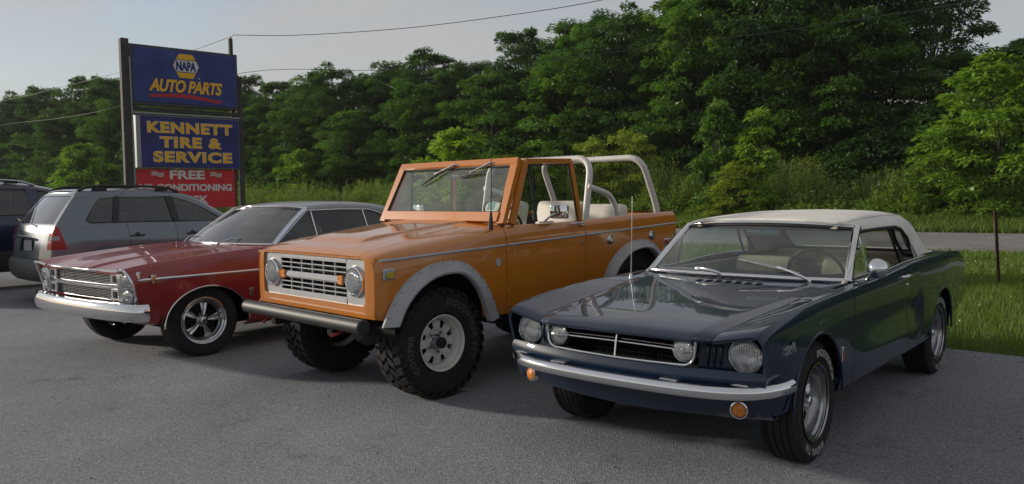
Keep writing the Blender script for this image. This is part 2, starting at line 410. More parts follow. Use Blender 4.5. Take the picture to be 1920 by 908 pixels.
# ------------------------------------------------------------------ wheels
def tyre_geo(r, w, rr, kind='road', n=72):
    h = w/2; sh = r-.022
    prof = [(rr-.004, -h*.78), (rr+.010, -h*.86), (rr+(r-rr)*.45, -h), (rr+(r-rr)*.72, -h*.985), (sh, -h*.88), (r-.006, -h*.78)]
    if kind == 'road':
        for k in (-.52, -.18, .18, .52):
            prof += [(r, h*(k-.035)), (r-.009, h*(k-.03)), (r-.009, h*(k+.03)), (r, h*(k+.035))]
    elif kind == 'mud': prof = [(a if a < sh-.001 else a-.012, b) for a, b in prof]+[(r-.014, -h*.3), (r-.014, h*.3)]
    else: prof += [(r, -h*.3), (r, h*.3)]
    top = [(r-.006, h*.78), (sh, h*.88), (rr+(r-rr)*.72, h*.985), (rr+(r-rr)*.45, h), (rr+.022, h*.93), (rr+.014, h*.88), (rr-.004, h*.78)]
    if kind == 'mud': top = [(a if a < sh-.001 else a-.012, b) for a, b in top]
    g = G().lathe(prof+top, n=n)
    if kind == 'mud':
        m = 30
        for row, (y0, y1, tw, off) in enumerate(((-h*.99, -h*.52, .10, 0), (h*.52, h*.99, -.10, .5), (-h*.47, -h*.03, -.22, .25), (h*.03, h*.47, .22, .75))):
            for k in range(m):
                a = 2*math.pi*(k+off)/m; da = 2*math.pi/m*.31
                V = []
                for (yy, ss) in ((y0, -1), (y1, 1)):
                    for sg in (-1, 1):
                        t = a+sg*da+tw*ss*.5*(2*math.pi/m)*2.2
                        edge = abs(yy) > h*.9
                        for rad in (r-.024 if edge else r-.022, r-.008 if edge else r):
                            V.append((rad*math.sin(t), yy, rad*math.cos(t)))
                g.add(V, [(0, 1, 3, 2), (4, 6, 7, 5), (0, 4, 5, 1), (2, 3, 7, 6), (1, 5, 7, 3)])
        for k in range(m):      # side biters on the outer shoulder
            a = 2*math.pi*k/m; da = 2*math.pi/m*(.30 if k % 2 else .2)
            for sg in (1, -1):
                V = [((rad)*math.sin(t), sg*yy, rad*math.cos(t)) for t in (a-da, a+da) for rad, yy in ((r-.062, h*1.0), (r-.020, h*.965), (r-.020, h*.90), (r-.062, h*.93))]
                g.add(V, [(0, 1, 2, 3), (7, 6, 5, 4), (0, 4, 5, 1), (1, 5, 6, 2), (3, 2, 6, 7), (0, 3, 7, 4)])
    elif kind == 'road':
        m = 64                  # lateral shoulder grooves
        for k in range(m):
            a = 2*math.pi*k/m; da = 2*math.pi/m*.36
            for sg in (1, -1):
                V = [(rad*math.sin(t), sg*yy, rad*math.cos(t)) for t in (a-da, a+da) for rad, yy in ((r-.018, h*.90), (r-.001, h*.80), (r+.0035, h*.62), (r-.006, h*.60))]
                g.add(V, [(0, 1, 2, 3), (7, 6, 5, 4), (0, 4, 5, 1), (1, 5, 6, 2), (2, 6, 7, 3), (0, 3, 7, 4)])
    return g
def arc_text(words, rad, y, size, bold, shear=0., spacing=1.):
    """letters bent round a tyre wall; words: [(text, angle of centre in degrees clockwise from the top, seen from outside)]"""
    g = G()
    for s, ac in words:
        t = text_geo(s, size, bold, shear, spacing)
        V = []
        for p in t.v:
            rr = rad+p[1]; a = R(ac)+p[0]/rad
            V.append((-rr*math.sin(a), y, rr*math.cos(a)))
        g.add(V, t.f)
    return g
def five_spoke(r_in, r_out, y_hub, y_rim, w0, w1, thick, ridge=.012):
    g = G()
    for k in range(5):
        a = 2*math.pi*k/5; ca, sa = math.cos(a), math.sin(a); V = []
        for rr, w, y in ((r_in, w0, y_hub), ((r_in+r_out)/2, (w0+w1)/2*.92, (y_hub+y_rim)/2+.012), (r_out, w1, y_rim)):
            for u, dy in ((-w/2, -ridge), (-w/2*.55, 0), (0, -ridge*.75), (w/2*.55, 0), (w/2, -ridge), (w/2, -ridge-thick), (-w/2, -ridge-thick)):
                V.append((rr*sa+u*ca, y+dy, rr*ca-u*sa))
        A = np.array(V).reshape(3, 7, 3); g.grid(A, close_v=True); o = len(g.v)-21
        g.f.append(tuple(o+q for q in range(7))); g.f.append(tuple(o+14+q for q in range(7))[::-1])
    return g
WHEELS = {}
def wheel_meshes(kind, r, w, rr):
    h = w/2; D = {}
    if kind in ('mustang', 'galaxie'):
        y_d = h*.16 if kind == 'mustang' else h*.42
        g = G().lathe([(rr-.012, -h*.8), (rr-.03, -h*.4), (rr-.034, y_d-.03), (rr-.038, y_d), (rr-.030, y_d+.012), (rr-.026, h*.62), (rr-.012, h*.72), (rr-.010, h*.82), (rr+.002, h*.90), (rr+.005, h*.95), (rr, h*.96), (rr-.008, h*.91)], n=64)
        g.lathe([(rr-.033, y_d-.006), (rr-.052, y_d+.004), (rr-.056, y_d-.008)], n=64)
        D['rim'] = g
        wid = (.035, .066) if kind == 'mustang' else (.026, .086)
        D['spoke'] = five_spoke(.042, rr-.045, y_d+.018, y_d-.002, *wid, .016)
        D['spoke'].lathe([(.0, y_d+.026), (.046, y_d+.024), (.054, y_d+.016), (.056, y_d-.02)], n=40)
        for k in range(5):
            a = 2*math.pi*(k+.5)/5; D['spoke'].lathe([(0, .012), (.009, .012), (.011, 0), (.011, -.03)], c=(.068*math.sin(a), y_d-.004, .068*math.cos(a)), n=6)
        D['hub_cap'] = G().lathe([(0, y_d+.058), (.022, y_d+.056), (.030, y_d+.050), (.033, y_d+.030), (.036, y_d+.022)], n=32)
        D['brake_drum'] = G().lathe([(0, y_d-.045), (rr-.06, y_d-.048), (rr-.05, y_d-.06), (rr-.05, -h*.6)], n=40)
    elif kind == 'bronco':
        y_d = h*.34
        D['rim'] = G().lathe([(rr-.012, -h*.8), (rr-.03, -h*.4), (rr-.036, y_d-.04), (rr-.040, y_d+.0), (rr-.034, y_d+.006), (rr-.028, h*.55), (rr-.014, h*.66), (rr-.012, h*.82), (rr+.002, h*.9), (rr+.005, h*.95), (rr, h*.965), (rr-.009, h*.91)], n=64)
        # steel centre disc with eight windows
        na, nr = 192, 14; A = np.zeros((na, nr, 3))
        rad = np.linspace(.058, rr-.036, nr); dome = np.interp(rad, [.058, .085, .098, .12, .160, rr-.036], [y_d+.004, y_d+.004, y_d+.016, y_d+.020, y_d+.014, y_d-.004])
        for i in range(na):
            a = 2*math.pi*i/na; A[i, :, 0] = rad*math.sin(a); A[i, :, 2] = rad*math.cos(a); A[i, :, 1] = dome
        g = G().grid(A, close_u=True)
        def holes(P):
            rad_ = np.hypot(P[:, 0], P[:, 2]); an = np.mod(np.arctan2(P[:, 0], P[:, 2])+math.pi/8, math.pi/4)-math.pi/8
            u = np.abs(an)*rad_; wd = np.interp(rad_, [.105, .165], [.013, .027])
            q = np.maximum(u-wd, np.abs(rad_-.134)-.027); return q
        g = clip(g, holes)
        if outward(g, (0, -1, 0)) < 0: g.f = [q[::-1] for q in g.f]
        skirt(g, -.012, into=(0, -1, 0)); D['disc'] = g
        D['hub_cap'] = G().lathe([(0, y_d+.090), (.026, y_d+.090), (.028, y_d+.084), (.038, y_d+.084), (.041, y_d+.078), (.041, y_d+.05)], n=36); D['hub_base'] = G().lathe([(.041, y_d+.052), (.044, y_d+.046), (.044, y_d), (.058, y_d-.002)], n=36)
        D['nuts'] = G()
        for k in range(5):
            a = 2*math.pi*(k+.3)/5; D['nuts'].lathe([(0, .022), (.009, .021), (.012, .014), (.012, 0)], c=(.075*math.sin(a), y_d+.002, .075*math.cos(a)), n=8)
        D['brake_drum'] = G().lathe([(0, y_d-.028), (rr-.037, y_d-.030), (rr-.037, y_d-.065), (rr-.05, -h*.6)], n=40)
    else:   # plain alloy
        y_d = h*.5
        D['rim'] = G().lathe([(rr-.012, -h*.8), (rr-.03, 0), (rr-.03, y_d-.01), (rr-.012, h*.75), (rr+.003, h*.94), (rr-.006, h*.92)], n=48)
        D['spoke'] = five_spoke(.03, rr-.022, y_d+.01, y_d, .06, .085, .02); D['spoke'].lathe([(0, y_d+.02), (.05, y_d+.016), (.06, y_d-.01)], n=32)
        D['brake_drum'] = G().lathe([(0, y_d-.06), (rr-.06, y_d-.06), (rr-.05, -h*.6)], n=32)
    D['tyre'] = tyre_geo(r, w, rr, {'mustang': 'road', 'bronco': 'mud'}.get(kind, 'plain'))
    if kind == 'mustang':
        y = h*1.0+.0012; rm = rr+(r-rr)*.47
        D['lettering'] = arc_text([('BFGOODRICH', 48), ('RADIAL T/A', 205)], rm, y, .052, .0016, spacing=1.12)
    if kind == 'bronco':
        y = h*1.0+.0015; rm = rr+(r-rr)*.47
        W = [('COOPER', -78), ('DISCOVERER STT', 84)]
        D['lettering'] = arc_text(W, rm, y, .062, .0018, .15, 1.28); D['lettering_fill'] = arc_text(W, rm, y+.0012, .062, -.0004, .15, 1.28)
    return D
def add_wheel(car, kind, loc, right, r, w, rr, steer=0., spin=0., lettering=True):
    if kind not in WHEELS:
        WHEELS[kind] = {k: mesh_of(k, g, 30, recalc=k not in ('lettering', 'lettering_fill')) for k, g in wheel_meshes(kind, r, w, rr).items()}
    D = WHEELS[kind]; white = kind == 'bronco'
    rimm = mat('white_wheel_paint', (.62, .61, .57), .35, coat=.3, var=.12, var_scale=12) if white else {'mustang': mat('grey_rim', (.34, .34, .35), .2, 1., rvar=.08, var_scale=12), 'galaxie': mat('dull_rim', (.45, .45, .46), .16, 1., rvar=.08, var_scale=12)}.get(kind, alu)
    me = D['rim']; 
    if not len(me.materials): me.materials.append(rimm)
    o = bpy.data.objects.new('wheel', me); COL.objects.link(o); o.parent = car; o.location = loc
    o.rotation_euler = (0, spin if not right else -spin, steer+(math.pi if right else 0)); o.rotation_mode = 'YXZ' if False else 'XYZ'
    # spin about own axle first, then steer
    o.rotation_mode = 'QUATERNION'
    o.rotation_quaternion = (Matrix.Rotation(steer+(math.pi if right else 0), 3, 'Z') @ Matrix.Rotation(spin, 3, 'Y')).to_quaternion()
    ms = {'spoke': ('spokes', chrome_dull if kind == 'mustang' else (chrome_dull if kind == 'galaxie' else alu)), 'disc': ('wheel_disc', rimm), 'hub_cap': ('hub_cap', black if white else chrome), 'nuts': ('lug_nuts', chrome_dull), 'hub_base': ('hub_base', chrome_dull),
          'brake_drum': ('brake_drum', dark), 'tyre': ('tyre', rubber), 'lettering': ('tyre_lettering', white_letter if kind != 'bronco' else mat('grey_letters', (.20, .20, .19), .7)), 'lettering_fill': ('tyre_lettering_fill', rubber)}
    for k, me in D.items():
        if k == 'rim' or (k.startswith('letter') and not lettering): continue
        nm, mm = ms[k]
        if not len(me.materials): me.materials.append(mm)
        c = bpy.data.objects.new(nm, me); COL.objects.link(c); c.parent = o
        if k.startswith('letter') or k == 'nuts': c['kind'] = 'stuff'
    return o
def well(car, xw, zc, rad, y0, y1, sides=(1, -1)):
    """dark inner wing round a wheel"""
    for s_ in sides:
        g = G(); A = []
        for k in range(25):
            t = math.pi*(.0+1.0*k/24); A.append([(xw+rad*math.cos(t), s_*y, zc+rad*math.sin(t)) for y in (y0, y1)])
        g.grid(np.array(A)); o = len(g.v); g.add([(xw, s_*y0, zc)]+[a[0] for a in A], [(0, k, k+1) for k in range(1, 25)])
        mk('wheel_well', g, dark, car, 40)

# ---- shared car bits
def round_lamp(car, name, c, r, ring, axis=(1, 0, 0), bulge=.03, lens=None, cross=False, depth=.05, ringmat=None):
    o = mk(name, G().lathe([(r*1.0, 0), (r*.96, bulge*.42), (r*.75, bulge*.72), (r*.4, bulge*.94), (0, bulge)], c=c, axis=axis, n=40), lens or lens_clear, car, 60)
    if lens is None:
        mk('reflector', G().lathe([(r*.98, -.002), (r*.85, -.028), (r*.6, -.046), (r*.3, -.056), (.012, -.058), (.012, -.03), (0, -.028)], c=c, axis=axis, n=36), chrome_dull, o, 60)
    mk('lamp_ring', G().lathe([(r*.985, -.004), (r*.985, .008), (r*1.0+ring*.3, .014), (r+ring*.8, .008), (r+ring, -.006), (r+ring, -depth)], c=c, axis=axis, n=44), ringmat or chrome, o, 40)
    return o
def wiper(car, base, tip, b0, b1, m=None, lift=.012):
    """wiper arm from pivot to blade centre, blade from b0 to b1"""
    g = G(); base, tip, b0, b1 = map(Vector, (base, tip, b0, b1)); up = Vector((.3, 0, 1)).normalized()*lift
    g.tube([base, base+up, base.lerp(tip, .45)+up*2.2, tip+up*.6], [.010, .009, .007, .005], 8); g.tube([base-up, base+up*1.4], .014, 10)
    o = mk('wiper', g, m or chrome_dull, car)
    mk('blade', G().tube([b0, b0.lerp(b1, .5)+up*.25, b1], [.004, .007, .004], 6, sq=.6), black, o)
    return o
def seat(car, x, y, z, w, m, h=.5, d=.5, tilt=12, name='seat', head=False):
    g = G(); q = Matrix.Rotation(R(-tilt), 3, 'Y')
    g.box((x, y, z+.09), (d, w, .16), .05, Matrix.Rotation(R(-5), 3, 'Y'), 3)
    o = mk(name, g, m, car, 50)
    b = G().box((x-d*.45-.06, y, z+.12+h*.5), (.13, w*.96, h), .05, q, 3)
    if head: b.box((x-d*.45-.17, y, z+.2+h), (.09, w*.5, .18), .04, q, 3)
    bo = mk('backrest', b, m, o, 50)
    p = G(); k = max(6, int(w/.05))
    for i in range(k):
        yy = y-w*.34+w*.68*i/(k-1); p.tube([Vector((x-d*.45+.012, yy, z+.12+h*.22)), Vector((x-d*.45+.012-math.tan(R(tilt))*h*.55, yy, z+.12+h*.75))], .011, 6)
    mk('pleats', p, m, o, 50)
    return o
def steering(car, c, r, tilt, m, n=36):
    ax = Vector((-math.cos(R(tilt)), 0, math.sin(R(tilt)))); e2 = Vector((0, 1, 0)); e1 = ax.cross(e2); c = Vector(c)
    g = G(); g.tube([c+(e1*math.cos(2*math.pi*k/n)+e2*math.sin(2*math.pi*k/n))*r for k in range(n+1)], .011, 8, cap=False)
    for a in (95, 180+85, 0):
        g.tube([c-ax*.02, c+(e1*math.cos(R(a))+e2*math.sin(R(a)))*r], .009, 6)
    g.tube([c+ax*.01, c-ax*.35], [.035, .03], 12)
    return mk('steering_wheel', g, m, car, 60)
# ------------------------------------------------------------------ ground, lot, road (n: across the road, s: along it)
NV = np.array([.588, .809]); DV = np.array([.809, -.588])
def ns(n, s): return NV[0]*n+DV[0]*s, NV[1]*n+DV[1]*s
def gz(n): return np.interp(n, [-1e4, 32.8, 36.5, 45, 70, 1e4], [0, 0, .50, 1.0, 1.4, 1.4])
def tex_mat(name, build):
    m = bpy.data.materials.new(name); m.use_nodes = True; n = m.node_tree.nodes; l = m.node_tree.links.new; build(n, l, n['Principled BSDF']); MATS[name] = m; return m
def _noise(n, l, vec, scale, detail=6, rough=.6, dist=0.):
    z = n.new('ShaderNodeTexNoise'); z.inputs['Scale'].default_value = scale; z.inputs['Detail'].default_value = detail; z.inputs['Roughness'].default_value = rough; z.inputs['Distortion'].default_value = dist; l(vec, z.inputs['Vector']); return z.outputs['Fac']
def _ramp(n, l, fac, *stops):
    r = n.new('ShaderNodeValToRGB'); e = r.color_ramp.elements
    while len(e) < len(stops): e.new(.5)
    for k, (p, c) in enumerate(stops): e[k].position = p; e[k].color = (*c, 1) if len(c) == 3 else c
    l(fac, r.inputs['Fac']); return r.outputs[0]
def _mix(n, l, fac, a, b, mode='MIX'):
    x = n.new('ShaderNodeMix'); x.data_type = 'RGBA'; x.blend_type = mode
    if isinstance(fac, float): x.inputs[0].default_value = fac
    else: l(fac, x.inputs[0])
    for sk, v in ((6, a), (7, b)):
        if isinstance(v, tuple): x.inputs[sk].default_value = (*v, 1)
        else: l(v, x.inputs[sk])
    return x.outputs[2]
def asphalt(tone, worn, name):
    def f(n, l, p):
        t = n.new('ShaderNodeNewGeometry'); v = t.outputs['Position']
        big = _ramp(n, l, _noise(n, l, v, .35, 5, .6, .8), (.3, tuple(c*.80 for c in tone)), (.7, worn))
        vo = n.new('ShaderNodeTexVoronoi'); vo.inputs['Scale'].default_value = 150; l(v, vo.inputs['Vector'])
        sep = n.new('ShaderNodeSeparateColor'); l(vo.outputs['Color'], sep.inputs[0])
        stone = _ramp(n, l, sep.outputs[0], (.0, (.62, .62, .63)), (.5, (.96, .96, .96)), (.88, (1.2, 1.19, 1.18)), (1., (1.75, 1.72, 1.68)))
        c = _mix(n, l, 1., big, stone, 'MULTIPLY')
        fine = _ramp(n, l, _noise(n, l, v, 40, 4, .7), (.3, (.72, .72, .72)), (.75, (1.25, 1.25, 1.25)))
        c = _mix(n, l, 1., c, fine, 'MULTIPLY')
        st = _ramp(n, l, _noise(n, l, v, 1.3, 4, .55, 1.5), (.60, (1, 1, 1)), (.74, (.62, .62, .64)))
        c = _mix(n, l, 1., c, st, 'MULTIPLY')
        wv = n.new('ShaderNodeVectorMath'); wv.operation = 'ADD'; nzc = n.new('ShaderNodeTexNoise'); nzc.inputs['Scale'].default_value = 2.2; nzc.inputs['Detail'].default_value = 6; l(v, nzc.inputs['Vector'])
        l(v, wv.inputs[0]); l(nzc.outputs['Color'], wv.inputs[1])
        ck = n.new('ShaderNodeTexVoronoi'); ck.feature = 'DISTANCE_TO_EDGE'; ck.inputs['Scale'].default_value = .22; l(wv.outputs[0], ck.inputs['Vector'])
        c = _mix(n, l, 1., c, _ramp(n, l, ck.outputs['Distance'], (.0, (.80, .80, .80)), (.0015, (.85, .85, .85)), (.0030, (1, 1, 1))), 'MULTIPLY')
        l(c, p.inputs['Base Color']); p.inputs['Roughness'].default_value = .88; p.inputs['Specular IOR Level'].default_value = .35
        b = n.new('ShaderNodeBump'); b.inputs['Strength'].default_value = .75; b.inputs['Distance'].default_value = .012
        ad = n.new('ShaderNodeMath'); ad.operation = 'ADD'; l(vo.outputs['Distance'], ad.inputs[0]); l(_noise(n, l, v, 30, 5, .7), ad.inputs[1]); l(ad.outputs[0], b.inputs['Height']); l(b.outputs[0], p.inputs['Normal'])
    return tex_mat(name, f)
def soil(n, l, p):
    v = n.new('ShaderNodeNewGeometry').outputs['Position']
    c = _ramp(n, l, _noise(n, l, v, 3, 8, .7), (.3, (.030, .045, .012)), (.55, (.05, .075, .018)), (.75, (.075, .085, .028)))
    l(c, p.inputs['Base Color']); p.inputs['Roughness'].default_value = .95; p.inputs['Specular IOR Level'].default_value = .1
soil_m = tex_mat('grassy_soil', soil)
na = [-600, -60, 8, 20, 32.8, 34.5, 36.5, 40, 45, 55, 70, 800]; sa = list(np.linspace(-900, 900, 19))
tag(mk('ground', G().grid(np.array([[(*ns(n_, s_), float(gz(n_))-.012) for s_ in sa] for n_ in na])), soil_m, smooth=30), kind='structure')
edge_s = np.linspace(-70, 60, 261); er = np.random.default_rng(3)
wob = np.interp(edge_s, np.linspace(-70, 60, 90), er.normal(0, .085, 90))
edge_n = np.interp(edge_s, [-70, -16, -9, -4, 0, 60], [11.2, 10.9, 9.9, 8.6, 8.20, 7.7])+wob
gl_ = G().grid(np.array([[(*ns(-45, s_), .0) for s_ in edge_s], [(*ns(0, s_), .0) for s_ in edge_s], [(*ns(n_, s_), .0) for s_, n_ in zip(edge_s, edge_n)]]))
tag(mk('parking_lot', gl_, asphalt((.245, .258, .288), (.305, .318, .348), 'lot_asphalt'), smooth=0), kind='structure')
tag(mk('road', G().grid(np.array([[(*ns(n_, s_), .0) for s_ in np.linspace(-260, 200, 40)] for n_ in (21.7, 27, 32.5)])), asphalt((.25, .245, .245), (.30, .295, .295), 'road_asphalt'), smooth=0), kind='structure')

# ------------------------------------------------------------------ foliage kit
def fast_mesh(name, V, F, tint=None, m=None, nrm=None):
    V = np.asarray(V, np.float32); F = np.asarray(F, np.int32); me = bpy.data.meshes.new(name)
    k = F.shape[1]; me.vertices.add(len(V)); me.vertices.foreach_set('co', V.ravel())
    me.loops.add(F.size); me.loops.foreach_set('vertex_index', F.ravel()); me.polygons.add(len(F))
    me.polygons.foreach_set('loop_start', np.arange(0, F.size, k, dtype=np.int32))
    if tint is not None:
        a = me.attributes.new('tint', 'FLOAT', 'POINT'); a.data.foreach_set('value', np.asarray(tint, np.float32))
    me.update(calc_edges=True); me.validate()
    if m: me.materials.append(m)
    return me
def leaf_mat(name, c0, c1, c2=None, transl=.35, gloss=.06):
    m = bpy.data.materials.new(name); m.use_nodes = True; n = m.node_tree.nodes; l = m.node_tree.links.new; n.remove(n['Principled BSDF'])
    a = n.new('ShaderNodeAttribute'); a.attribute_name = 'tint'; oi = n.new('ShaderNodeObjectInfo')
    ad = n.new('ShaderNodeMath'); ad.operation = 'MULTIPLY_ADD'; ad.inputs[1].default_value = .46; l(oi.outputs['Random'], ad.inputs[0])
    sb = n.new('ShaderNodeMath'); sb.operation = 'SUBTRACT'; sb.inputs[1].default_value = .20; l(a.outputs['Fac'], ad.inputs[2]); l(ad.outputs[0], sb.inputs[0])
    col = _ramp(n, l, sb.outputs[0], (.0, c0), (.6, c1), (1., c2 or c1))
    d = n.new('ShaderNodeBsdfDiffuse'); l(col, d.inputs[0]); t = n.new('ShaderNodeBsdfTranslucent')
    tc_ = _mix(n, l, 1., col, (1.25, 1.3, .55), 'MULTIPLY'); l(tc_, t.inputs[0])
    g = n.new('ShaderNodeBsdfGlossy'); g.inputs['Roughness'].default_value = .42; g.inputs[0].default_value = (.7, .75, .7, 1)
    m1 = n.new('ShaderNodeMixShader'); m1.inputs[0].default_value = transl; l(d.outputs[0], m1.inputs[1]); l(t.outputs[0], m1.inputs[2])
    m2 = n.new('ShaderNodeMixShader'); m2.inputs[0].default_value = gloss; l(m1.outputs[0], m2.inputs[1]); l(g.outputs[0], m2.inputs[2]); l(m2.outputs[0], n['Material Output'].inputs[0])
    MATS[name] = m; return m
def leaves(P, D, U, ln, wd, fold=.18):
    """diamond leaves with a folded midrib. P base, D direction, U blade normal -> verts, quads"""
    S = np.cross(D, U); S /= np.linalg.norm(S, axis=1, keepdims=True)+1e-9
    U2 = np.cross(S, D); ln = ln[:, None]; wd = wd[:, None]
    a = P; b = P+D*ln*.42+S*wd*.5+U2*wd*fold; c = P+D*ln-U2*ln*.10; d = P+D*ln*.42-S*wd*.5+U2*wd*fold
    V = np.stack([a, b, c, d], 1).reshape(-1, 3); F = np.arange(len(V)).reshape(-1, 4); return V, F
def unit(v): return v/(np.linalg.norm(v, axis=1, keepdims=True)+1e-9)
bark = mat('bark', (.055, .045, .035), .9, var=.3, var_scale=8, bump=.6, bump_scale=20)
def tree_meshes(name, seed, H, Rm, z0, nclump, per, ln, wd, shape='round', cl=(1.0, .45), m=None, trunk_r=.16, droop=.35):
    r = np.random.default_rng(seed); C = []
    while len(C) < nclump:
        t = r.random()**.85; z = z0+(H-z0)*t
        env = {'round': math.sin(math.pi*(.16+.80*t))**.7, 'cone': (1-t)**.7*.95+.12, 'wide': math.sin(math.pi*(.22+.74*t))**.55, 'vase': .35+.75*t*(1.25-t*.75), 'bush': math.sqrt(max(.02, 1-t*t*.96))}[shape]
        a = r.random()*6.283; q = Rm*env*(r.random()**.42)*(1+.22*math.sin(3*a+seed)+.12*math.sin(7*a+2*seed))
        C.append((q*math.cos(a), q*math.sin(a), z+r.normal(0, .12), q/(Rm*env+1e-6), t))
    C = np.array(C); n = nclump*per; ci = np.repeat(np.arange(nclump), per)
    sz = np.repeat(cl[0]*r.uniform(.6, 1.35, nclump), per)*(1-.35*C[ci, 4]); hz = cl[1]/cl[0]
    th = r.random(n)*6.283; q = np.sqrt(r.random(n)); up = np.sqrt(np.maximum(0, 1-q*q))
    o = np.stack([q*np.cos(th)*sz, q*np.sin(th)*sz, (up*r.uniform(-.35, 1., n))*sz*hz - q*q*droop*sz*.6], 1)
    P = C[ci, :3]+o
    radial = unit(np.stack([np.cos(th), np.sin(th), np.zeros(n)], 1)); out = unit(np.stack([C[ci, 0], C[ci, 1], np.zeros(n)+1e-6], 1))
    D = unit(radial*.8+out*.45+r.normal(0, .35, (n, 3))+np.array([0, 0, -.25])*q[:, None]); U = unit(np.array([0, 0, 1.])+radial*.35+r.normal(0, .38, (n, 3)))
    V, F = leaves(P, D, U, ln*r.uniform(.65, 1.25, n), wd*r.uniform(.7, 1.25, n))
    tint = np.clip(.5+np.repeat(r.normal(0, .16, nclump), per)+r.normal(0, .13, n)+.15*(C[ci, 4]-.5), 0, 1)
    crown = fast_mesh(name+'_crown', V, F, np.repeat(tint, 4), m)
    g = G(); hgt = H*.86; path = [(0, 0, -.4)]
    for k in range(1, 8): path.append((r.normal(0, .05)*k*H/60*3, r.normal(0, .05)*k*H/60*3, hgt*k/7))
    g.tube(path, [trunk_r*(1.25 if k == 0 else 1)*(1-.85*k/7) for k in range(8)], 8)
    pick = r.permutation(nclump)[:min(26, nclump)]
    for i in pick:
        c = C[i]; zz = max(z0*.45, c[2]*r.uniform(.45, .72)); j = min(6, max(0, int(zz/hgt*7))); p = np.array(path[j])+(np.array(path[j+1])-np.array(path[j]))*(zz/hgt*7-j)
        mid = p*.45+c[:3]*.55+np.array([0, 0, .12*H*.15]); g.tube([tuple(p), tuple(mid), tuple(c[:3])], [trunk_r*.36*(1-zz/hgt*.7), trunk_r*.2, trunk_r*.05], 5, cap=False)
    return crown, mesh_of(name+'_trunk', g, 60, recalc=False)
def plant_tree(name, label, cat, pair, loc, sc_=1., rz=0., group=None, bk=None, sz=None, tilt=0.):
    o = empty(name, loc, rz); o.scale = (sc_, sc_, sz or sc_); tag(o, label, cat, group)
    for nm, me in (('trunk', pair[1]), ('crown', pair[0])):
        if not len(me.materials): me.materials.append(bk or bark)
        c = bpy.data.objects.new(nm, me); COL.objects.link(c); c.parent = o
    return o
LM_dark = leaf_mat('leaf_dark', (0.027, 0.0675, 0.0216), (0.0675, 0.1553, 0.0405), (0.1283, 0.2362, 0.0513), transl=.38)
LM_mid = leaf_mat('leaf_mid', (0.0432, 0.102, 0.0192), (0.102, 0.216, 0.0384), (0.174, 0.3, 0.0552), transl=.4)
LM_lite = leaf_mat('leaf_light', (0.1016, 0.1929, 0.0256), (0.2134, 0.3656, 0.0476), (0.325, 0.4772, 0.064), transl=.42)
LM_yel = leaf_mat('leaf_yellow', (0.1437, 0.2156, 0.0259), (0.2696, 0.3594, 0.0453), (0.3773, 0.4492, 0.0647), transl=.42)
LM_weed = leaf_mat('leaf_weed', (0.1047, 0.1794, 0.0404), (0.2242, 0.3214, 0.0741), (0.3439, 0.4037, 0.1211), transl=.4)
LM_grass = leaf_mat('grass_blades', (.065, .115, .022), (.135, .210, .045), (.20, .245, .075), transl=.4, gloss=.012)
T = [tree_meshes('locust%d' % k, 20+k, H, Rm, z0, int(nc*1.6), 165, .28, .11, shp, (.98, .64), LM_dark, .19, .2) for k, (H, Rm, z0, nc, shp) in enumerate(((13.5, 4.3, 2.2, 125, 'round'), (14.5, 4.0, 2.8, 125, 'wide'), (12.5, 4.6, 1.6, 130, 'round'), (13.0, 3.6, 1.0, 115, 'wide')))]
T2 = [tree_meshes('bright_locust%d' % k, 40+k, H, Rm, z0, int(nc*1.5), 165, .27, .11, shp, (.90, .58), LM_mid, .16, .2) for k, (H, Rm, z0, nc, shp) in enumerate(((11.5, 4.0, 1.2, 105, 'wide'), (9.0, 3.6, .8, 90, 'round')))]
US = [tree_meshes('understory%d' % k, 60+k, H, Rm, .2, 80, 140, .26, .11, 'bush', (.80, .5), (LM_dark, LM_mid)[k % 2], .08) for k, (H, Rm) in enumerate(((4.6, 2.6), (5.4, 2.4), (3.6, 2.7)))]
SAP = [tree_meshes('sapling%d' % k, 80+k, H, Rm, .3, nc, 70, ln, wd, shp, (.42, .22), m, .05, .5) for k, (H, Rm, nc, shp, m, ln, wd) in enumerate(((4.3, 1.15, 60, 'cone', LM_lite, .26, .10), (3.9, 1.5, 55, 'round', LM_lite, .34, .11), (4.6, 1.1, 70, 'cone', LM_mid, .22, .10), (3.6, 1.35, 75, 'bush', LM_yel, .20, .05), (6.8, 2.6, 130, 'wide', LM_lite, .32, .13)))]
tr = np.random.default_rng(11); ti = 0
def top_h(s):   # wanted height of the tree wall along the road
    return np.interp(s, [-150, -95, -70, -52, -42, -36, -28, -24, -20, -11, -8.2, -6.0, 1, 8, 20, 60], [14.5, 14.2, 12.8, 13.0, 13.2, 12.6, 12.2, 13.6, 17.0, 18, 14.5, 8.6, 8.4, 13, 17, 17])
Hs = [13.5, 14.5, 12.5, 13.0]
LABN = {}
def tree_label(x, y):
    u = 960+1483.4*x/y if y > 1 else 9e9
    spots = ((0, 225, 'left of the sign'), (225, 460, 'behind the sign'), (460, 735, 'above the grey hardtop roof'), (735, 975, 'above the orange truck windshield'), (975, 1270, 'above the white roll bars'), (1270, 1500, 'above the left half of the soft top'), (1500, 1720, 'above the right half of the soft top'), (1720, 1921, 'at the right edge above the bright shrub'))
    for a, b, w in spots:
        if a <= u < b:
            k = LABN[w] = LABN.get(w, 0)+1
            return 'tall dark green tree %s, %s from the left' % (w, ('first', 'second', 'third', 'fourth', 'fifth', 'sixth', 'seventh', 'eighth', 'ninth', 'tenth', 'eleventh', 'twelfth', 'thirteenth', 'fourteenth')[min(k, 14)-1])
    return 'tall dark green tree of the same wood farther along the road'
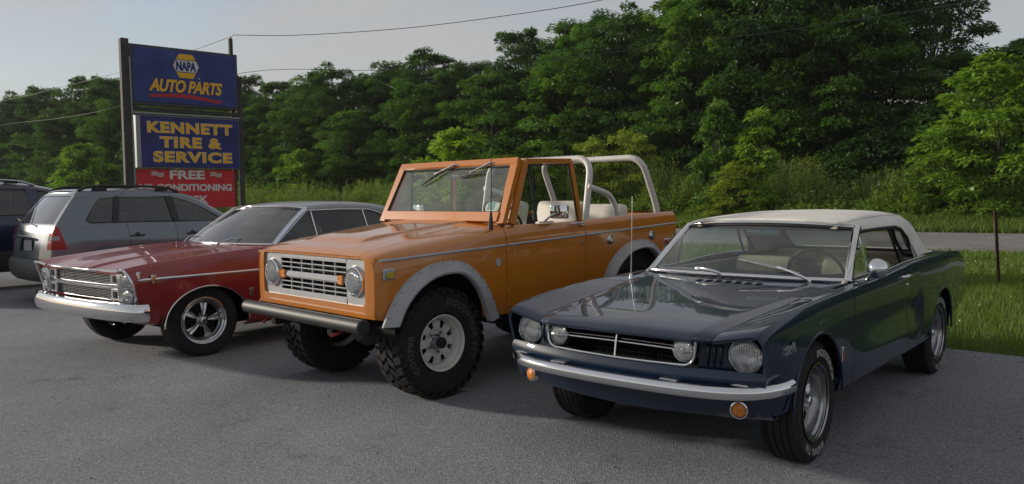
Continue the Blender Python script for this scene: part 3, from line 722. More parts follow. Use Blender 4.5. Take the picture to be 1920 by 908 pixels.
for row, (n0, step, lab, grp) in enumerate(((47.5, 4.9, 'tall dark green locust tree in the front of the wood beyond the road', 'front trees of the wood'), (53.5, 5.8, 'tree deeper in the wood showing only between the front crowns', 'rear trees of the wood'))):
    s_ = -128.
    while s_ < 58:
        k = int(tr.integers(0, 4)); n_ = n0+tr.uniform(-1.4, 1.4); x, y = ns(n_, s_); h = float(top_h(s_))*tr.uniform(.84, 1.07)*(1.0 if row == 0 else 1.0)
        sz = h/Hs[k]; plant_tree('locust_tree', lab if row else tree_label(x, y), 'tree', T[k], (x, y, float(gz(n_))-.1), max(.9, min(1.25, sz)), tr.uniform(0, 6.28), grp, sz=sz)
        s_ += step*tr.uniform(.8, 1.2)
for s_, n_, k, h in ((-61, 43.5, 1, .95), (-55, 44, 0, .72), (-47, 43.2, 1, .82), (-41, 44, 0, .80), (-34, 44.5, 1, 1.0), (-84, 43.5, 0, .95), (-96, 43, 1, 1.15), (-75, 43.2, 1, .95), (-27, 44.5, 0, .95), (-18.5, 44.2, 0, 1.05), (-10.5, 44.5, 1, 1.1)):
    x, y = ns(n_, s_); plant_tree('locust_tree', tree_label(x, y).replace('tall dark green', 'smaller lighter green'), 'tree', T2[k], (x, y, float(gz(n_))-.1), h, s_, 'lighter trees at the edge of the wood')
s_ = -125.
while s_ < 55:
    n_ = 43.2+tr.uniform(-.9, 1.2); x, y = ns(n_, s_); k = int(tr.integers(0, 3))
    plant_tree('understory_bush', 'dark bushy undergrowth shrub at the foot of the wood', 'shrub', US[k], (x, y, float(gz(n_))-.1), tr.uniform(.75, 1.1), tr.uniform(0, 6), 'undergrowth shrubs at the foot of the wood')
    s_ += tr.uniform(2.2, 3.4)
# saplings and shrubs that stand out, placed where they grow beyond the road
def at_px(u, depth):   # lateral offset for an image column at a distance
    return (u-960)/1483.4*depth
def sap(u, depth, k, h_top, label, w=1., name='sapling', cat='sapling', base=None):
    x = at_px(u, depth); n_ = x*NV[0]+depth*NV[1]; zb = float(gz(n_)) if base is None else base; H0 = (4.3, 3.9, 4.6, 3.6, 6.8)[k]
    plant_tree(name, label, cat, SAP[k], (x, depth, zb-.05), w, u*.01, sz=(h_top-zb)/H0)
sap(868, 46, 1, 5.3, 'pale green sapling with long leaves behind the orange truck windshield', 1.5)
sap(1002, 45, 1, 4.5, 'light green drooping sapling right of the truck antenna', 1.15)
sap(935, 44, 3, 3.7, 'low light green shrub between two saplings above the windshield', 1.1, 'shrub', 'shrub')
sap(1110, 43.5, 3, 4.6, 'yellow green upright bush seen through the front roll bar', .95, 'shrub', 'shrub')
sap(1182, 42.5, 3, 4.9, 'yellow green bush seen inside the rear roll bar', 1.15, 'shrub', 'shrub')
sap(1345, 38, 2, 6.0, 'tall narrow sapling with green leaves left of the brighter one', 1.05)
sap(1420, 37, 0, 5.3, 'bright yellow green sapling above the white soft top', 1.0)
sap(1385, 36.5, 3, 2.9, 'leafy green bush under the two narrow saplings', 1.0, 'shrub', 'shrub')
sap(1868, 31.5, 4, 6.6, 'large bright green leafy shrub at the right edge beyond the road', 1.15, 'shrub', 'shrub')
sap(1770, 33, 1, 3.9, 'green spreading shrub left of the large right-edge shrub', 1.0, 'shrub', 'shrub')
sap(172, 70, 1, 6.4, 'light green spiky sumac left of the sign', 1.9)
sap(216, 70, 2, 4.6, 'pale thin sapling close to the sign post', .9)
sap(560, 62, 1, 5.2, 'light leafy sapling above the grey hardtop roof', 1.3)

# ------------------------------------------------------------------ tall weeds, brush, grass, clover
def weed_field(seed, N, s0, s1, n0, n1, hfun, stems, per, ln, wd, lean=.08):
    r = np.random.default_rng(seed); s_ = r.uniform(s0, s1, N); n_ = r.uniform(n0, n1, N); x = NV[0]*n_+DV[0]*s_; y = NV[1]*n_+DV[1]*s_; z = gz(n_)
    keep = y > 2; x, y, z, s_, n_ = x[keep], y[keep], z[keep], s_[keep], n_[keep]; N = len(x)
    M = N*stems; i = np.repeat(np.arange(N), stems); h = hfun(s_, n_)[i]*r.uniform(.55, 1.12, M)
    bx = np.stack([x[i]+r.normal(0, .14, M), y[i]+r.normal(0, .14, M), z[i]], 1); ld = np.stack([r.normal(0, lean, M), r.normal(0, lean, M), np.ones(M)], 1)
    j = np.repeat(np.arange(M), per); t = r.uniform(.08, 1., M*per); P = bx[j]+ld[j]*(h[j]*t)[:, None]
    a = r.random(M*per)*6.283; D = unit(np.stack([np.cos(a), np.sin(a), r.uniform(.5, 1.7, M*per)], 1)); U = unit(np.stack([-np.cos(a), -np.sin(a), np.ones(M*per)*.8], 1)+r.normal(0, .2, (M*per, 3)))
    V, F = leaves(P, D, U, ln*r.uniform(.6, 1.3, M*per)*(1.15-.5*t), wd*r.uniform(.7, 1.3, M*per))
    tint = np.clip(np.repeat(.5+r.normal(0, .17, N), stems*per)+r.normal(0, .1, M*per)+.15*t, 0, 1)
    # stems as thin blades
    S0 = bx-np.array([.008, 0, 0]); S1 = bx+np.array([.008, 0, 0]); S2 = bx+ld*h[:, None]; S3 = S2+np.array([.004, 0, 0])
    V2 = np.stack([S0, S1, S3, S2], 1).reshape(-1, 3); F2 = np.arange(len(V2)).reshape(-1, 4)+len(V)
    return np.concatenate([V, V2]), np.concatenate([F, F2]), np.concatenate([np.repeat(tint, 4), np.full(len(V2), .75)])
wh = lambda s_, n_: np.interp(s_, [-130, -40, -25, -8, 0, 12, 60], [1.9, 1.9, 2.3, 2.5, 1.5, 1.5, 1.7])*(.8+.25*np.sin(s_*.9)+.12*np.sin(s_*2.3+1))
V, F, ti_ = weed_field(1, 5200, -75, 30, 37.2, 42.5, wh, 3, 13, .30, .045)
tag(mk('tall_weeds', fast_mesh('tall_weeds', V, F, ti_, LM_weed), None), 'tall green weeds growing along the far side of the road', 'weeds', kind='stuff')
wh2 = lambda s_, n_: np.interp(n_, [35.2, 37.5], [.55, 1.35])*(.85+.32*np.sin(s_*1.7)+.2*np.sin(s_*4.1))
LM_brush = leaf_mat('leaf_brush', (0.078, 0.143, 0.0234), (0.156, 0.26, 0.041), (0.286, 0.312, 0.0702), transl=.4)
V, F, ti_ = weed_field(2, 6500, -45, 30, 35.2, 38.2, wh2, 3, 9, .20, .085, .2)
tag(mk('low_brush', fast_mesh('low_brush', V, F, ti_, LM_brush), None), 'low leafy brush in front of the tall weeds', 'brush', kind='stuff')
def blades(seed, N, s0, s1, n0, n1, h, w, edge=None, dens=None):
    r = np.random.default_rng(seed); s_ = r.uniform(s0, s1, N); n_ = r.uniform(n0, n1, N); 
    if edge is not None: ok = n_ > np.interp(s_, edge_s, edge_n)-.03*r.random(N); s_, n_ = s_[ok], n_[ok]
    x = NV[0]*n_+DV[0]*s_; y = NV[1]*n_+DV[1]*s_; ok = (y > 1) & (np.abs(x) < y*.9+6); 
    if dens is not None: ok &= r.random(len(x)) < dens(np.hypot(x, y))
    x, y, s_, n_ = x[ok], y[ok], s_[ok], n_[ok]; N = len(x)
    pn = .5+.5*np.sin(x*1.7+np.sin(y*1.3)*2)*np.sin(y*1.9+np.sin(x*.8)*2); d = np.hypot(x, y)
    hh = h*r.uniform(.45, 1.25, N)*(.75+.5*pn); ww = w*r.uniform(.7, 1.3, N)*np.clip(d/11, .75, 2.2)
    a = r.random(N)*6.283; la = r.random(N)*6.283; lean = r.uniform(.1, .75, N)*hh
    B = np.stack([x, y, gz(n_)-.012], 1); sd = np.stack([np.cos(a), np.sin(a), np.zeros(N)], 1)*ww[:, None]*.5; ln_ = np.stack([np.cos(la), np.sin(la), np.zeros(N)], 1)
    m0 = B+ln_*(lean*.35)[:, None]+np.array([0, 0, 1])*(hh*.6)[:, None]; tp = B+ln_*lean[:, None]+np.array([0, 0, 1])*hh[:, None]
    V = np.stack([B-sd, B+sd, m0+sd*.7, m0-sd*.7, tp], 1).reshape(-1, 3); k = np.arange(N)*5
    F = np.concatenate([np.stack([k, k+1, k+2], 1), np.stack([k, k+2, k+3], 1), np.stack([k+3, k+2, k+4], 1)])
    tint = np.clip(.45+.35*(pn-.5)+r.normal(0, .16, N), 0, 1); return V, F, np.repeat(tint, 5)
V, F, ti_ = blades(5, 330000, -24, 14, 7.6, 21.9, .115, .010, True, lambda d: np.clip(12/d, .45, 1))
tag(mk('grass', fast_mesh('grass', V, F, ti_, LM_grass), None), 'unmown grass between the parking lot and the road', 'grass', kind='stuff')
V, F, ti_ = blades(6, 90000, -40, 24, 32.2, 36.8, .34, .016)
tag(mk('verge_grass', fast_mesh('verge_grass', V, F, ti_, LM_grass), None), 'rough grass on the far verge of the road', 'grass', kind='stuff')
r = np.random.default_rng(9); Vs = []; Fs = []
cs = r.uniform(-14, 14, 2600); cn = r.uniform(8.4, 21.5, 2600); pt = np.sin(cs*.9+1)*np.sin(cn*1.1)+.6*np.sin(cs*2.3+cn); ok = (pt+r.normal(0, .35, 2600) > .35) | (np.abs(cn-17.2) < .25); cs, cn = cs[ok], cn[ok]
cx, cy = NV[0]*cn+DV[0]*cs, NV[1]*cn+DV[1]*cs; cz = r.uniform(.07, .17, len(cx)); rad = r.uniform(.007, .013, len(cx))
oc = np.array([(1, 0, 0), (0, 1, 0), (-1, 0, 0), (0, -1, 0), (0, 0, 1), (0, 0, -1)], float); of = np.array([(0, 1, 4), (1, 2, 4), (2, 3, 4), (3, 0, 4), (1, 0, 5), (2, 1, 5), (3, 2, 5), (0, 3, 5)])
V = (np.stack([cx, cy, cz], 1)[:, None]+oc[None]*rad[:, None, None]).reshape(-1, 3); F = (of[None]+np.arange(len(cx))[:, None, None]*6).reshape(-1, 3)
tag(mk('clover_flowers', fast_mesh('clover_flowers', V, F, None, mat('clover_white', (.62, .62, .52), .8)), None), 'small white clover heads scattered in the grass', 'flowers', kind='stuff')

r = np.random.default_rng(21); gs = np.concatenate([r.uniform(-14, 8, 1500), r.uniform(-8, 4, 260)]); gn = np.concatenate([np.interp(gs[:1500], edge_s, edge_n)-np.abs(r.normal(0, .16, 1500)), r.uniform(0, 8, 260)])
gx, gy = NV[0]*gn+DV[0]*gs, NV[1]*gn+DV[1]*gs; gr_ = r.uniform(.003, .011, len(gx))
V = (np.stack([gx, gy, gr_*.4], 1)[:, None]+oc[None]*np.stack([gr_*r.uniform(.7, 1.4, len(gx)), gr_, gr_*.6], 1)[:, None, :]).reshape(-1, 3); F = (of[None]+np.arange(len(gx))[:, None, None]*6).reshape(-1, 3)
tag(mk('loose_gravel', fast_mesh('loose_gravel', V, F, None, mat('gravel_grey', (.22, .21, .19), .9, var=.4, var_scale=30)), None), 'loose gravel and grit along the edge of the lot', 'gravel', kind='stuff')
# ------------------------------------------------------------------ navy convertible
def build_mustang():
    car = empty('convertible_car', (1.04716, 4.79353, 0), -2.27948)
    tag(car, 'navy blue classic convertible with closed white soft top and chrome bumper', 'car')
    paint = mat('navy_paint', (.002, .012, .034), .4, metal=.0, spec=.15, coat=.9, coat_rough=.025, rvar=.05, var_scale=3, var=.12)
    cloth = mat('white_vinyl_top', (.70, .685, .63), .75, var=.10, var_scale=5, bump=.25, bump_scale=180)
    cream = mat('cream_vinyl', (.50, .45, .36), .55, var=.1, var_scale=8)
    trim = mat('dark_blue_dash', (.02, .035, .06), .5)
    lines = [
        [(.80, 0, .750), (.765, 0, .772), (.70, 0, .788), (.6, 0, .801), (.3, 0, .828), (0, 0, .851), (-.5, 0, .890), (-.9, 0, .915), (-2.9, 0, .945), (-3.3, 0, .940), (-3.80, 0, .895)],
        [(.80, .455, .747), (.765, .458, .769), (.70, .463, .785), (.6, .470, .798), (.3, .497, .825), (0, .535, .849), (-.35, .585, .878), (-.5, .60, .888), (-.9, .62, .912), (-2.9, .5, .943), (-3.3, .5, .937), (-3.80, .46, .893)],
        [(.80, .540, .742), (.765, .545, .760), (.70, .552, .774), (.6, .560, .786), (.3, .582, .812), (0, .605, .838), (-.45, .645, .885), (-.8, .70, .915), (-1.2, .722, .922), (-2.0, .71, .955), (-2.9, .68, .955), (-3.3, .64, .945), (-3.80, .58, .90)],
        [(.80, .775, .786), (.765, .779, .810), (.70, .784, .823), (.6, .792, .836), (.3, .812, .866), (0, .826, .886), (-.3, .834, .897), (-.6, .838, .902), (-1.1, .832, .914), (-1.6, .826, .937), (-2.0, .828, .956), (-2.7, .828, .966), (-3.3, .79, .960), (-3.80, .735, .930)],
        [(.80, .806, .748), (.70, .813, .778), (.6, .820, .792), (.3, .838, .822), (0, .850, .842), (-.3, .856, .850), (-.6, .858, .852), (-1.6, .850, .880), (-2.2, .853, .905), (-2.7, .854, .912), (-3.3, .82, .905), (-3.80, .765, .868)],
        [(.80, .812, .690), (.4, .842, .735), (0, .860, .752), (-.5, .866, .752), (-1.0, .864, .748), (-2.0, .860, .742), (-2.1, .868, .742), (-2.74, .872, .742), (-3.3, .84, .73), (-3.80, .79, .71)],
        [(.80, .798, .575), (.4, .846, .63), (0, .866, .64), (-.3, .863, .64), (-1.0, .846, .63), (-1.9, .828, .622), (-2.03, .826, .62), (-2.10, .868, .615), (-2.74, .878, .60), (-3.3, .845, .60), (-3.80, .79, .59)],
        [(.80, .775, .485), (.4, .83, .485), (0, .858, .48), (-.5, .864, .472), (-1.0, .862, .468), (-2.0, .850, .465), (-2.1, .864, .462), (-2.74, .868, .46), (-3.3, .825, .46), (-3.80, .77, .47)],
        [(.80, .74, .375), (.4, .80, .345), (0, .825, .345), (-.5, .838, .33), (-2.2, .838, .33), (-3.0, .81, .345), (-3.80, .72, .385)],
        [(.80, .66, .355), (.4, .72, .32), (0, .75, .31), (-.5, .76, .295), (-2.2, .76, .295), (-3.0, .74, .31), (-3.80, .64, .37)],
    ]
    for k in range(3, 10):
        lines[k] = [(x, y*np.interp(x, [-3.8, -3.2, .15, .72], [1, .966, .966, 1]), z) for x, y, z in lines[k]]
    B = Body(lines, sharp={1, 2, 3, 5, 7}, front=[.795, .785, .738, .722, .715, .695, .672, .655, .635, .62], fx=(.25, .80), rear=[-3.75, -3.75, -3.76, -3.80, -3.81, -3.81, -3.79, -3.77, -3.72, -3.70], rx=(-3.2, -3.80), soft=.007, blur=.06)
    xF, xD0, xD1 = .80, -.535, -1.79
    af, ar = arch(0.03, .335, .355, .93), arch(-2.743, .335, .372, 1.0)
    # hood with centre crease, fenders, cowl, doors, quarters, deck
    full_panel(car, 'hood', B, xF, -.50, 1.985, paint, 90, 40, depth=.02)
    panel(car, 'fender', B, xF, xD0, 2.015, 9, paint, 110, 56, cuts=[af], depth=.02)
    panel(car, 'door', B, xD0, xD1, 2.45, 8.0, paint, 46, 50, depth=.02)
    doors = [o for o in car.children if o.name.startswith('door')]
    panel(car, 'rocker_panel', B, xD0, xD1, 8.03, 9, paint, 12, 8, depth=.015)
    panel(car, 'quarter_panel', B, xD1, -3.80, 2.03, 9, paint, 90, 56, cuts=[ar], depth=.02)
    full_panel(car, 'trunk_lid', B, -3.02, -3.80, 1.98, paint, 30, 24)
    full_panel(car, 'cowl', B, -.505, -.90, 2.25, paint, 14, 20)
    mk('cowl_grille', (lambda g: [g.box((-.60, .07*(k-6), .909), (.06, .045, .004), .001) for k in range(3, 10)] and g)(G()), black, car)
    # wheel-arch lips
    for xw, rad, rz_ in ((.03, .355, .382), (-2.743, .372, .372)):
        for s_ in (1, -1):
            pts = []
            for k in range(37):
                t = math.pi*k/36; x = xw+rad*math.cos(t); z = .335+rz_*math.sin(t); 
                pts.append((x, s_*(.842 if xw == 0 and x > .1 else .862), z))
            P = np.array(pts); P[:, 1] = s_*np.interp(P[:, 0], [-3.12, -2.74, -2.4, -.4, 0, .4], [.822, .843, .832, .833, .832, .822])
            mk('arch_lip', G().tube([tuple(p) for p in P], .009, 8), paint, car, 60)
    # underbody, wells
    mk('underbody', G().box((-1.5, 0, .35), (4.0, 1.36, .08), .02).box((.40, 0, .46), (.30, 1.1, .16), .02), dark, car)
    well(car, .03, .345, .375, .42, .79); well(car, -2.743, .335, .385, .42, .80)
    mk('axle', G().tube([(0, -.6, .32), (0, .6, .32)], .035, 10), dark, car); mk('axle', G().tube([(-2.743, -.6, .32), (-2.743, .6, .32)], .045, 10), dark, car)
    [mk('exhaust_pipe', G().tube([(-3.3, y, .28), (-3.84, y, .27)], .028, 12), chrome_dull, car) for y in (.45, -.45)]
    # nose: headlamp panels
    def nose_panel(y0, y1, zt, zb, x0, x1, n=16):
        A = []
        for i in range(n):
            y = y0+(y1-y0)*i/(n-1); t = i/(n-1); A.append([(x0+(x1-x0)*min(1, t*1.9)-.02*(1-j/9.)*1.0, y, zt+(zb-zt)*j/9.) for j in range(10)])
        return np.array(A)
    for s_ in (1, -1):
        g = G().grid(nose_panel(.452, .798, .772, .555, .700, .640, 24))
        g = clip(g, lambda P: np.hypot(P[:, 1]-.683, P[:, 2]-.672)-.098)
        if outward(g, (0, .6, .6)) < 0: g.f = [q[::-1] for q in g.f]
        skirt(g, -.03)
        if s_ < 0: g = g.mirror()
        mk('headlight_panel', g, paint, car, 30, recalc=False)
        bk = mk('headlight_bucket', G().lathe([(.100, 0), (.100, -.06), (0, -.07)], c=(.645, s_*.683, .672), axis=(1, 0, 0), n=40), dark, car)
        round_lamp(car, 'headlight', (.640, s_*.683, .672), .084, .012, bulge=.020, depth=.02)
        for k in range(3):     # three gills between grille and lamp
            gg = G().tube(smooth_path([(.664-.008*k, s_*(.500+.030*k), .745), (.692-.010*k, s_*(.503+.030*k), .69), (.686-.010*k, s_*(.500+.030*k), .605)], 8), [.003, .009, .011, .012, .012, .011, .008, .003], 8, sq=.8)
            mk('gill', gg, paint, car, 60)
        # amber turn lamps under the bumper
        t = mk('turn_signal', G().lathe([(.035, 0), (.033, .010), (.02, .016), (0, .018)], c=(.668, s_*.66, .405), axis=(1, .25*s_, 0), n=28), lens_amber, car, 50)
        mk('lamp_ring', G().lathe([(.034, .004), (.038, .012), (.044, .010), (.045, -.02)], c=(.668, s_*.66, .405), axis=(1, .25*s_, 0), n=32), chrome, t, 50)
    # grille cavity, honeycomb, chrome surround and bars
    mk('grille_cavity', G().grid(np.array([[(.75, y, .765), (.64, y, .768), (.63, y, .60), (.75, y, .590)] for y in (-.455, .455)])), dark, car, 0)
    gm = mat('grille_mesh_black', (.004, .004, .005), .75, spec=.1)
    def honey(P):
        x = P[:, 1]/.020; y = P[:, 2]/.020
        a = np.mod(x, 1)-.5; b = np.mod(y+.5*np.mod(np.floor(x), 2), 1)-.5
        return .42-np.maximum(np.abs(a), np.abs(b))
    gg = G()
    for k in range(46):
        y = -.45+.02*k; gg.box((.668, y, .685), (.014, .003, .17))
    for k in range(9): gg.box((.669, 0, .605+.02*k), (.012, .90, .003))
    mk('grille_mesh', gg, gm, car, 0)
    pr = [(-.006, -.006), (.006, -.006), (.008, .0), (.006, .006), (-.006, .006)]
    sur = []
    for y, z in [(-.452, .738), (-.452, .67), (-.44, .615), (-.405, .592), (-.2, .588), (0, .586), (.2, .588), (.405, .592), (.44, .615), (.452, .67), (.452, .738)]: sur.append((.775-.018*(y/.45)**2, y*1.035, z+.020))
    mk('grille_surround', G().tube(fillet_path(sur, .04, 4), .0075, 8), chrome, car, 60)
    mk('grille_bar', G().tube([(.735, 0, .762), (.760, 0, .69), (.773, 0, .608)], .006, 8).tube([(.730, -.35, .682), (.745, 0, .688), (.730, .35, .682)], .0065, 8).tube([(.722, -.35, .697), (.738, -.02, .704)], .003, 6).tube([(.722, .35, .697), (.738, .02, .704)], .003, 6), chrome, car, 60)
    for s_ in (1, -1):
        o = round_lamp(car, 'fog_light', (.732, s_*.395, .684), .058, .008, bulge=.022, depth=.05)
        mk('lamp_bar', G().tube([(.752, s_*.335, .684), (.760, s_*.395, .684), (.745, s_*.448, .684)], .0035, 6).lathe([(.0, .006), (.012, .004), (.014, -.004)], c=(.758, s_*.395, .684), axis=(1, 0, 0), n=16), chrome, o, 60)
    # gravel pan, bumper, valance
    yy = np.linspace(-.80, .80, 41)
    def planx(y, a, b): return a-b*np.abs(y/.8)**2.6
    mk('stone_deflector', skirt(G().grid(np.array([[(planx(y, .768, .10), y, .602), (planx(y, .785, .10), y, .570), (planx(y, .790, .11), y, .545), (planx(y, .76, .11), y, .49)] for y in yy])), .006), paint, car, 40)
    mk('valance', skirt(G().grid(np.array([[(planx(y, .735, .09), y, .50), (planx(y, .728, .09), y, .44), (planx(y, .705, .09), y, .37+.02*abs(y)), (planx(y, .675, .09), y, .325+.04*abs(y)), (planx(y, .60, .09), y, .315+.05*abs(y))] for y in yy])), .006), paint, car, 45)
    bp = [(.026*math.cos(t)+.012, .034*math.sin(t)) for t in np.linspace(-2.0, 2.0, 13)]+[(.002+.016*math.cos(t), .026*math.sin(t)) for t in np.linspace(2.0, -2.0, 9)]
    half = [(.832, 0, .502), (.826, .22, .502), (.808, .42, .502), (.778, .57, .503), (.735, .68, .505), (.680, .755, .508), (.615, .803, .512), (.545, .832, .516), (.485, .842, .520)]
    P = np.array(smooth_path([(x, -y, z) for x, y, z in half[:0:-1]]+half, 61))
    mk('front_bumper', G().sweep(bp, [tuple(p) for p in P]), chrome, car, 50)
    [mk('bumper_bracket', G().box((x, y, .540), (.05, .10, .010), .004), chrome_dull, car) for x, y in ((.80, .35), (.80, -.35), (.70, .68), (.70, -.68))]
    # rear end
    B_tail = B.ev(np.array([-3.80]), np.linspace(2.03, 7.6, 30))[0]
    A = np.array([[(p[0]+.02, y*p[1]/1., p[2]) for y in np.linspace(-1, 1, 15)] for p in B_tail])
    mk('tail_panel', G().grid(A), paint, car, 40)
    for s_ in (1, -1):
        for k in range(3): mk('taillight', G().box((-3.80, s_*(.50+.075*k), .72), (.03, .055, .16), .012), lens_red, car)
    mk('rear_bumper', G().sweep(bp, [(-x-3.04, -y*.90, z-.02) for x, y, z in [tuple(p) for p in P]]), chrome, car, 50)
    mk('fuel_cap', G().lathe([(0, .03), (.06, .028), (.075, .01), (.075, -.02)], c=(-3.80, 0, .72), axis=(-1, 0, 0), n=32), chrome, car)
    # ---- windscreen and frame
    def ws(u, t):   # u -1..1 across, t 0..1 up
        k = abs(u)**2.2
        b = np.array([-.70-.10*k, u*.690, .922-.004*k]); c = np.array([-1.125-.105*k, u*.605, 1.262-.028*k])
        p = b+(c-b)*t; p[0] += .015*math.sin(math.pi*t); return p
    W = np.array([[ws(u, t) for t in np.linspace(0, 1, 14)] for u in np.linspace(-1, 1, 40)])
    mk('windshield', G().grid(W), glass_mat('windshield_glass', (.62, .76, .70), band=(1.15, 1.23, (.16, .27, .34)), dust_sheen=.025), car, 60)
    fp = [(-.014, -.006), (.030, -.006), (.034, .004), (.026, .014), (.006, .016), (-.014, .006)]
    for s_ in (1, -1):
        pth = [tuple(ws(s_*1.0, t)+np.array([0, 0, 0])) for t in np.linspace(-.03, 1.02, 12)]
        g = G()
        for k in range(11):
            pass
        prof = [(-.022, -.012), (.022, -.012), (.026, .0), (.018, .016), (-.012, .018), (-.024, .004)]
        g.sweep(prof, [(p[0]-.006, p[1]+s_*.018, p[2]) for p in pth], up=(.9, s_*.35, .6)); mk('windshield_pillar', g, chrome, car, 30)
    mk('windshield_sill_trim', G().tube([tuple(ws(u, -.005)+np.array([.008, 0, .002])) for u in np.linspace(-1, 1, 40)], .016, 8, sq=.6), chrome, car, 60)
    mk('windshield_header', G().tube([tuple(ws(u, 1.0)+np.array([.004, 0, .006])) for u in np.linspace(-1, 1, 40)], .015, 8), chrome, car, 60)
    mk('windshield_seal', G().tube([tuple(ws(u, .97)+np.array([.006, 0, 0])) for u in np.linspace(-.99, .99, 40)], .008, 6).tube([tuple(ws(u, .03)+np.array([.004, 0, .002])) for u in np.linspace(-.99, .99, 40)], .007, 6), seal, car, 60)
    # ---- soft top
    tl = [
        [(-1.13, 0, 1.282), (-1.3, 0, 1.304), (-1.6, 0, 1.322), (-2.0, 0, 1.338), (-2.35, 0, 1.338), (-2.55, 0, 1.320), (-2.72, 0, 1.245), (-2.95, 0, 1.07), (-3.16, 0, .955)],
        [(-1.13, .30, 1.279), (-1.3, .31, 1.299), (-1.6, .32, 1.316), (-2.0, .32, 1.330), (-2.35, .32, 1.330), (-2.55, .32, 1.312), (-2.72, .32, 1.237), (-2.95, .34, 1.06), (-3.16, .35, .952)],
        [(-1.13, .515, 1.268), (-1.3, .52, 1.285), (-1.6, .53, 1.300), (-2.0, .53, 1.308), (-2.35, .53, 1.306), (-2.55, .53, 1.288), (-2.72, .53, 1.210), (-2.95, .54, 1.04), (-3.16, .56, .95)],
        [(-1.13, .61, 1.248), (-1.3, .615, 1.256), (-1.6, .605, 1.258), (-2.0, .605, 1.262), (-2.35, .61, 1.262), (-2.55, .615, 1.243), (-2.72, .62, 1.165), (-2.95, .635, 1.01), (-3.16, .64, .948)],
        [(-1.13, .622, 1.222), (-1.6, .632, 1.226), (-2.0, .634, 1.228), (-2.35, .636, 1.222), (-2.6, .645, 1.160), (-2.95, .66, .985), (-3.16, .655, .946)],
        [(-1.13, .70, .945), (-2.0, .70, .945), (-2.6, .695, .945), (-3.16, .66, .944)],
    ]
    T = Body(tl, sharp={3}, front=[-1.115, -1.125, -1.165, -1.215, -1.225, -1.225], fx=(-1.5, -1.13), soft=.016)
    win = [(-.5, .80), (-1.0, 1.30), (-1.235, 1.212), (-1.7, 1.216), (-2.12, 1.214), (-2.25, 1.19), (-2.37, 1.12), (-2.54, .80)]
    wcut = lambda P: np.where(np.abs(P[:, 1]) > .56, sdf_poly(P[:, [0, 2]], win), 1.)
    bx = lambda P: np.maximum(np.abs(P[:, 1])-.47, np.abs(P[:, 2]-1.115)-.105)-.02
    back = lambda P: np.where(P[:, 0] < -2.6, bx(P), 1.)
    full_panel(car, 'soft_top', T, -1.13, -3.16, 5, cloth, 110, 60, cuts=[wcut, back], depth=.012, ref=(-2, 0, .9))
    # rear plastic pane just inside the cloth
    x = np.linspace(-2.62, -3.1, 16); A = T.ev(x, np.linspace(0, 2.2, 12)); Bm = A[:, ::-1].copy(); Bm[:, :, 1] *= -1
    A = np.concatenate([Bm[:, :-1], A], 1); A[:, :, 0] += .008; A[:, :, 2] -= .010
    g = clip(G().grid(A), lambda P: -(bx(P)-.03)); mk('rear_window', g, glass_mat('soft_window', (.72, .75, .72), dust_sheen=.12), car, 60)
    # header seam folds, drip edge binding and seams
    mk('top_binding', G().tube([tuple(p) for p in T.ev(np.array([-1.16]), np.linspace(0, 3.9, 30))[0]][::-1]+[(p[0], -p[1], p[2]) for p in T.ev(np.array([-1.16]), np.linspace(0, 3.9, 30))[0]][1:], .010, 8), cloth, car, 60)
    for s_ in (1, -1):
        mk('top_seam', G().tube([(p[0], s_*p[1], p[2]+.002) for p in T.ev(np.linspace(-1.16, -2.62, 40), np.array([2.35]))[:, 0]], .005, 6), cloth, car, 60)
        mk('side_window_seal', G().tube([(p[0], s_*p[1]*.995, p[1+1]) for p in [(-1.24, .628, 1.206), (-1.7, .632, 1.212), (-2.1, .634, 1.210), (-2.24, .638, 1.188), (-2.37, .652, 1.116), (-2.49, .69, .96)]], .014, 8), black, car, 60)
        mk('top_bow', G().tube(smooth_path([(-2.16, s_*.60, 1.20), (-2.25, s_*.60, 1.10), (-2.44, s_*.62, .97)], 8), .014, 8).tube(smooth_path([(-2.05, s_*.60, 1.205), (-2.12, s_*.615, 1.10), (-2.28, s_*.63, .92)], 8), .010, 8), black, car, 60)
        mk('rear_trim', G().tube([(-2.62, s_*.705, .962), (-3.0, s_*.69, .96), (-3.17, s_*.66, .955)], .012, 8).tube([(-3.17, s_*.66, .955), (-3.19, 0, .962)], .012, 8), chrome, car, 60)
        # vent window, posts
        v = [(-.80, .945), (-1.16, 1.205), (-1.20, .945)]
        mk('vent_window', G().prism(v, 'xz', s_*.700, s_*.704).xf(Matrix.Shear('XZ', 4, (0, 0)) if False else Matrix.Identity(4)), glass_mat('vent_glass', (.75, .84, .80)), car, 0)
        mk('vent_frame', G().tube([(-1.205, s_*.712, .925), (-1.185, s_*.64, 1.215)], .010, 8).tube([(-.82, s_*.715, .930), (-1.20, s_*.716, .932)], .008, 8), chrome, car, 60)
        # belt moulding, door furniture
        dd = doors[0 if s_ > 0 else 1]
        mk('belt_moulding', G().tube([(p[0], s_*p[1], p[2]+.004) for p in B.ev(np.linspace(-.82, -2.55, 30), np.array([2.45]))[:, 0]], .008, 8), chrome, car, 60)
        h = G().tube(smooth_path([(-1.60, s_*.818, .880), (-1.625, s_*.850, .884), (-1.70, s_*.854, .884), (-1.735, s_*.850, .882), (-1.745, s_*.82, .878)], 12), [.010]*2+[.009]*8+[.010]*2, 8).lathe([(0, .028), (.010, .027), (.012, 0)], c=(-1.745, s_*.82, .878), axis=(0, s_, 0), n=14)
        h.lathe([(0, .012), (.011, .011), (.013, 0)], c=(-1.70, s_*.822, .820), axis=(0, s_, 0), n=14)
        mk('handle', h, chrome, dd, 60)
